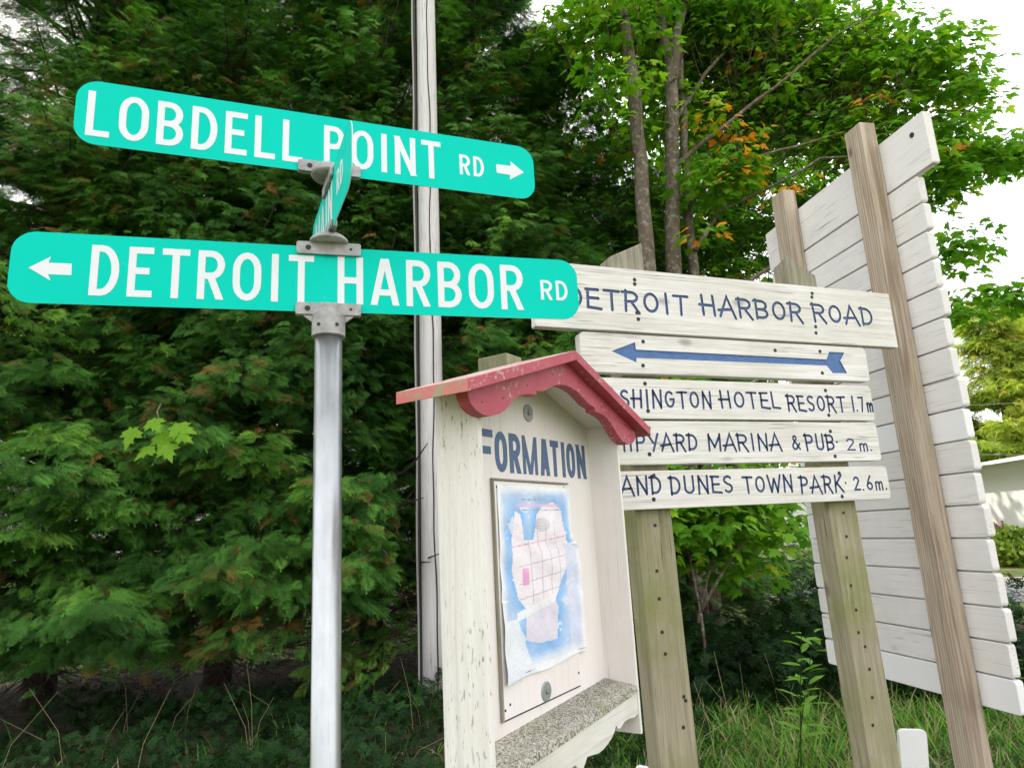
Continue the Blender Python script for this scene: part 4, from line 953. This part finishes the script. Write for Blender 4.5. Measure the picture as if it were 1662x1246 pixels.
MB().box(-.8, 2.5, 0, 3, 0, 1.0).build('wall', M['shed_r'], b)
mb = MB(); mb.add([(-1.1, -.2, .95), (2.8, -.2, .95), (2.8, 1.5, 1.8), (-1.1, 1.5, 1.8), (-1.1, 3.2, .95), (2.8, 3.2, .95)], [(0, 1, 2, 3), (3, 2, 5, 4), (0, 3, 4), (1, 5, 2), (0, 4, 5, 1)]); mb.build('roof', M['shed_r'], b)
hb = empty('white_house', (15.5, 42, 0), 0, 'white house glimpsed through maple leaves beneath the plank sign', 'house')
MB().box(-5, 5, 0, 7, 0, 3.4).build('wall', M['shed_w'], hb)
mb = MB(); mb.add([(-5.4, -.5, 3.3), (5.4, -.5, 3.3), (5.4, 3.5, 5.4), (-5.4, 3.5, 5.4), (-5.4, 7.5, 3.3), (5.4, 7.5, 3.3)], [(0, 1, 2, 3), (3, 2, 5, 4), (0, 3, 4), (1, 5, 2), (0, 4, 5, 1)]); mb.build('roof', M['groof'], hb)
for x in (-3.4, -.6, 2.4): MB().box(x, x+1.1, -.04, -.01, 1.0, 2.3).build('window', M['cable'], hb)
bu = leafy('shrub', 13.4, 19.4, 1.45, .8, 2200, 'round sunlit bush beside the wall of the white garage', 90, None, .16, 'far', .02); bu['category'] = 'bush'; [setattr(c_, 'location', (0, 0, -.45)) for c_ in bu.children if c_.name.startswith('crown')]
mb = MB(); mb.tube([(0, 0, -.2), (-.03, 0, 1.0), (.02, 0, 2.25)], .13, .11, 12); t = NT('pale_bark'); n = t.noise(t.coords((1, 1, 1)), 12, 5, .7); t.col(t.ramp(n, [(.35, (.30, .18, .15)), (.65, (.60, .48, .45))])); t.bump(n, 1, .02)
st_ = mb.build('tree_stump', t.set(Roughness=.9), None, True); st_.location = (13.75, 20.8, 0); tag(st_, 'tall pale broken tree trunk standing behind the bush near the garage', 'tree trunk')
for k, (za, zb_) in enumerate(((5.2, 5.8), (3.7, 3.5))):
    mb = MB(); mb.tube([(12+40*s, 24, za+(zb_-za)*s*3-.6*math.sin(s*math.pi)) for s in np.linspace(0, 1, 16)], .005, .005, 4)
    tag(mb.build('overhead_wire', M['pale']), ('upper', 'lower')[k]+' of the two thin pale wires crossing before the sunlit conifers', 'wire', 'wires in front of the conifers')
# white rounded boards standing low in the grass
for (x, y, z1, wd, rz, lb) in ((2.12, 4.2, .40, .17, 8, 'low white board with rounded corners in the grass right of the right mossy post'), (.60, 4.15, .30, .12, -25, 'tip of a low white board in the grass right of the kiosk')):
    e = MB(); e.prism(rrect(-wd/2, wd/2, -.1, z1, .03, 6), -.012, .012); o = e.build('marker_board', M['slat_new'], None, bevel=.003); o.location = (x, y, 0); o.rotation_euler = (0, R_(6), R_(rz)); tag(o, lb, 'marker')

# ------------------------------------------------------------------ grass and undergrowth
bv = []; bf = []
for j, (a, b_w) in enumerate(((0, .022), (.35, .020), (.7, .013), (1.0, .001))):
    for s_ in (-1, 1): bv.append((a-.10*a*a, s_*b_w, .42*a*a))
for j in range(3): bf.append((2*j, 2*j+1, 2*j+3, 2*j+2))
BV, BF = np.array(bv), np.array(bf)
def grass(name, n, xr, yr, hr, seed, tb, mask=None, label=None, clump=.12):
    rg = np.random.default_rng(seed); nc = n//9
    cx = rg.uniform(*xr, nc); cy = rg.uniform(*yr, nc)
    if mask: k = np.array([rg.random() < mask(a, b) for a, b in zip(cx, cy)]); cx, cy = cx[k], cy[k]
    P = np.repeat(np.stack([cx, cy, np.zeros(len(cx))], 1), 9, 0); m = len(P); P[:, :2] += rg.normal(size=(m, 2))*clump*.5; P[:, 2] = .02
    az = rg.uniform(0, 2*math.pi, m); lean = rg.uniform(.1, .75, m); d = np.stack([np.cos(az)*lean, np.sin(az)*lean, np.ones(m)], 1)
    nn = np.stack([np.cos(az), np.sin(az), -lean], 1)*1.0+rg.normal(size=(m, 3))*.2
    ht = rg.uniform(hr[0], hr[1], m)*np.repeat(rg.uniform(.6, 1.25, len(cx)), 9); A = frames(d, nn, np.stack([ht, rg.uniform(.18, .34, m), ht], 1))
    ti = np.clip(np.repeat(rg.normal(size=len(cx))*.20, 9)+tb+rg.normal(size=m)*.12, 0, .88); ti = np.where(rg.random(m) < .16, rg.uniform(.88, 1, m), ti)
    return tag(link(name, scatter(name, BV, BF, A, P, ti), M['grass']), label, 'grass', None, 'stuff')
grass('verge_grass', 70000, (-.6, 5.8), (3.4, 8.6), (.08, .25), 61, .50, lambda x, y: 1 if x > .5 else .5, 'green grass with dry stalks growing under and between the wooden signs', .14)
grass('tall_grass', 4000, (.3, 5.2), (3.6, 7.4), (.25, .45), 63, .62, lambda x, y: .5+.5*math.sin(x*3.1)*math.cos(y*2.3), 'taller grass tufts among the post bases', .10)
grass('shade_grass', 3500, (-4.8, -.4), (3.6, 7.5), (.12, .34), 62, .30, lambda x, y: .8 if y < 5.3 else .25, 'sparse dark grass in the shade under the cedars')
def cover(name, n, xr, yr, zr, seed, label, sl_=(.06, .17)):
    rg = np.random.default_rng(seed); x = rg.uniform(*xr, n); y = rg.uniform(*yr, n)
    hmp = .5+.5*np.sin(x*2.3+y*1.7)*np.cos(y*2.9-x*1.1); z = zr[0]+(zr[1]-zr[0])*hmp*rg.random(n)
    az = rg.uniform(0, 2*math.pi, n); d = np.stack([np.cos(az), np.sin(az)-.25, rg.uniform(.1, 1.1, n)], 1)
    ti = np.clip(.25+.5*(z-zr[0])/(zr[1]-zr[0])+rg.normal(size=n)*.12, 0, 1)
    me = scatter(name, SPV2, SPF2, frames(d, np.stack([np.zeros(n), -np.ones(n)*.3, np.ones(n)], 1)+rg.normal(size=(n, 3))*.5, rg.uniform(*sl_, n)), np.stack([x, y, z], 1), ti)
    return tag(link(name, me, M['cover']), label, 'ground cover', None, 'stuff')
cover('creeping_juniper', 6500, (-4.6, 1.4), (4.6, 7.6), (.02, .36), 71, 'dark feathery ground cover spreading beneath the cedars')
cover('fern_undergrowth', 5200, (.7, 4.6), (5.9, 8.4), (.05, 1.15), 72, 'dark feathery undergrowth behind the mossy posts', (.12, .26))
# dry stalks
rg = np.random.default_rng(5)
mb = MB()
for _ in range(70):
    x = rg.uniform(-3.6, 3.4); y = rg.uniform(4.2, 6.4); h = rg.uniform(.25, .75); a = rg.uniform(0, 6.28); l = rg.uniform(.1, .5)
    mb.tube([(x, y, 0), (x+l*.3*math.cos(a), y+l*.3*math.sin(a), h*.6), (x+l*math.cos(a), y+l*math.sin(a), h)], .0024, .0010, 3)
t = NT('dry_stalk'); t.col((.30, .23, .14)); tag(mb.build('dry_stalks', t.set(Roughness=.9)), 'thin dry brown stalks standing in the undergrowth', 'stalks', None, 'stuff')
# young leafy weed and goldenrod
OV = np.array([(0, 0, 0), (.3, .16, .02), (.65, .17, 0), (1, 0, -.1), (.65, -.17, 0), (.3, -.16, .02)]); OF = np.array([(0, 1, 2, 3, 4, 5)])
def weed(name, x, y, h, n, ls, wd, tint, label, seed, cat='plant', stems=2):
    rg = np.random.default_rng(seed); e = empty(name, (x, y, 0), 0, label, cat); me = arr_mesh('leaf', OV, OF, np.full(6, tint)); me.materials.append(M['grass'])
    for s in range(stems):
        lx, ly = rg.normal()*.10*h, rg.normal()*.06; mb = MB(); mb.tube([(s*.04, 0, 0), (s*.04+lx*.5, ly*.5, h*.55), (s*.04+lx, ly, h)], .004, .002, 5); mb.build('stem', M['grass'], e)
        for k in range(n//stems):
            t = .3+.7*(k+1)/(n//stems); o = bpy.data.objects.new('leaf', me); COL.objects.link(o); o.parent = e; a = k*2.4+s
            o.location = (s*.04+lx*t, ly*t, h*t); o.scale = (ls*(1.3-t*.5), ls*wd, ls); o.rotation_euler = (rg.uniform(-.3, .3), -.25+rg.uniform(-.3, .3), a)
weed('leafy_weed', 1.56, 4.5, .92, 34, .15, .14/.11*.6, .80, 'bright green broad-leaved weed standing in the grass between the mossy posts', 3)
weed('goldenrod', 3.50, 5.3, 1.05, 60, .10, .35, .72, 'feathery green weed stalk beside the lower right edge of the slat sign', 4, 'plant', 2)
TRI = ('tris', sum(sum(len(p.vertices)-2 for p in m.polygons) if len(m.polygons) < 1e5 else len(m.polygons)*(m.polygons[0].loop_total-2) for m in bpy.data.meshes))
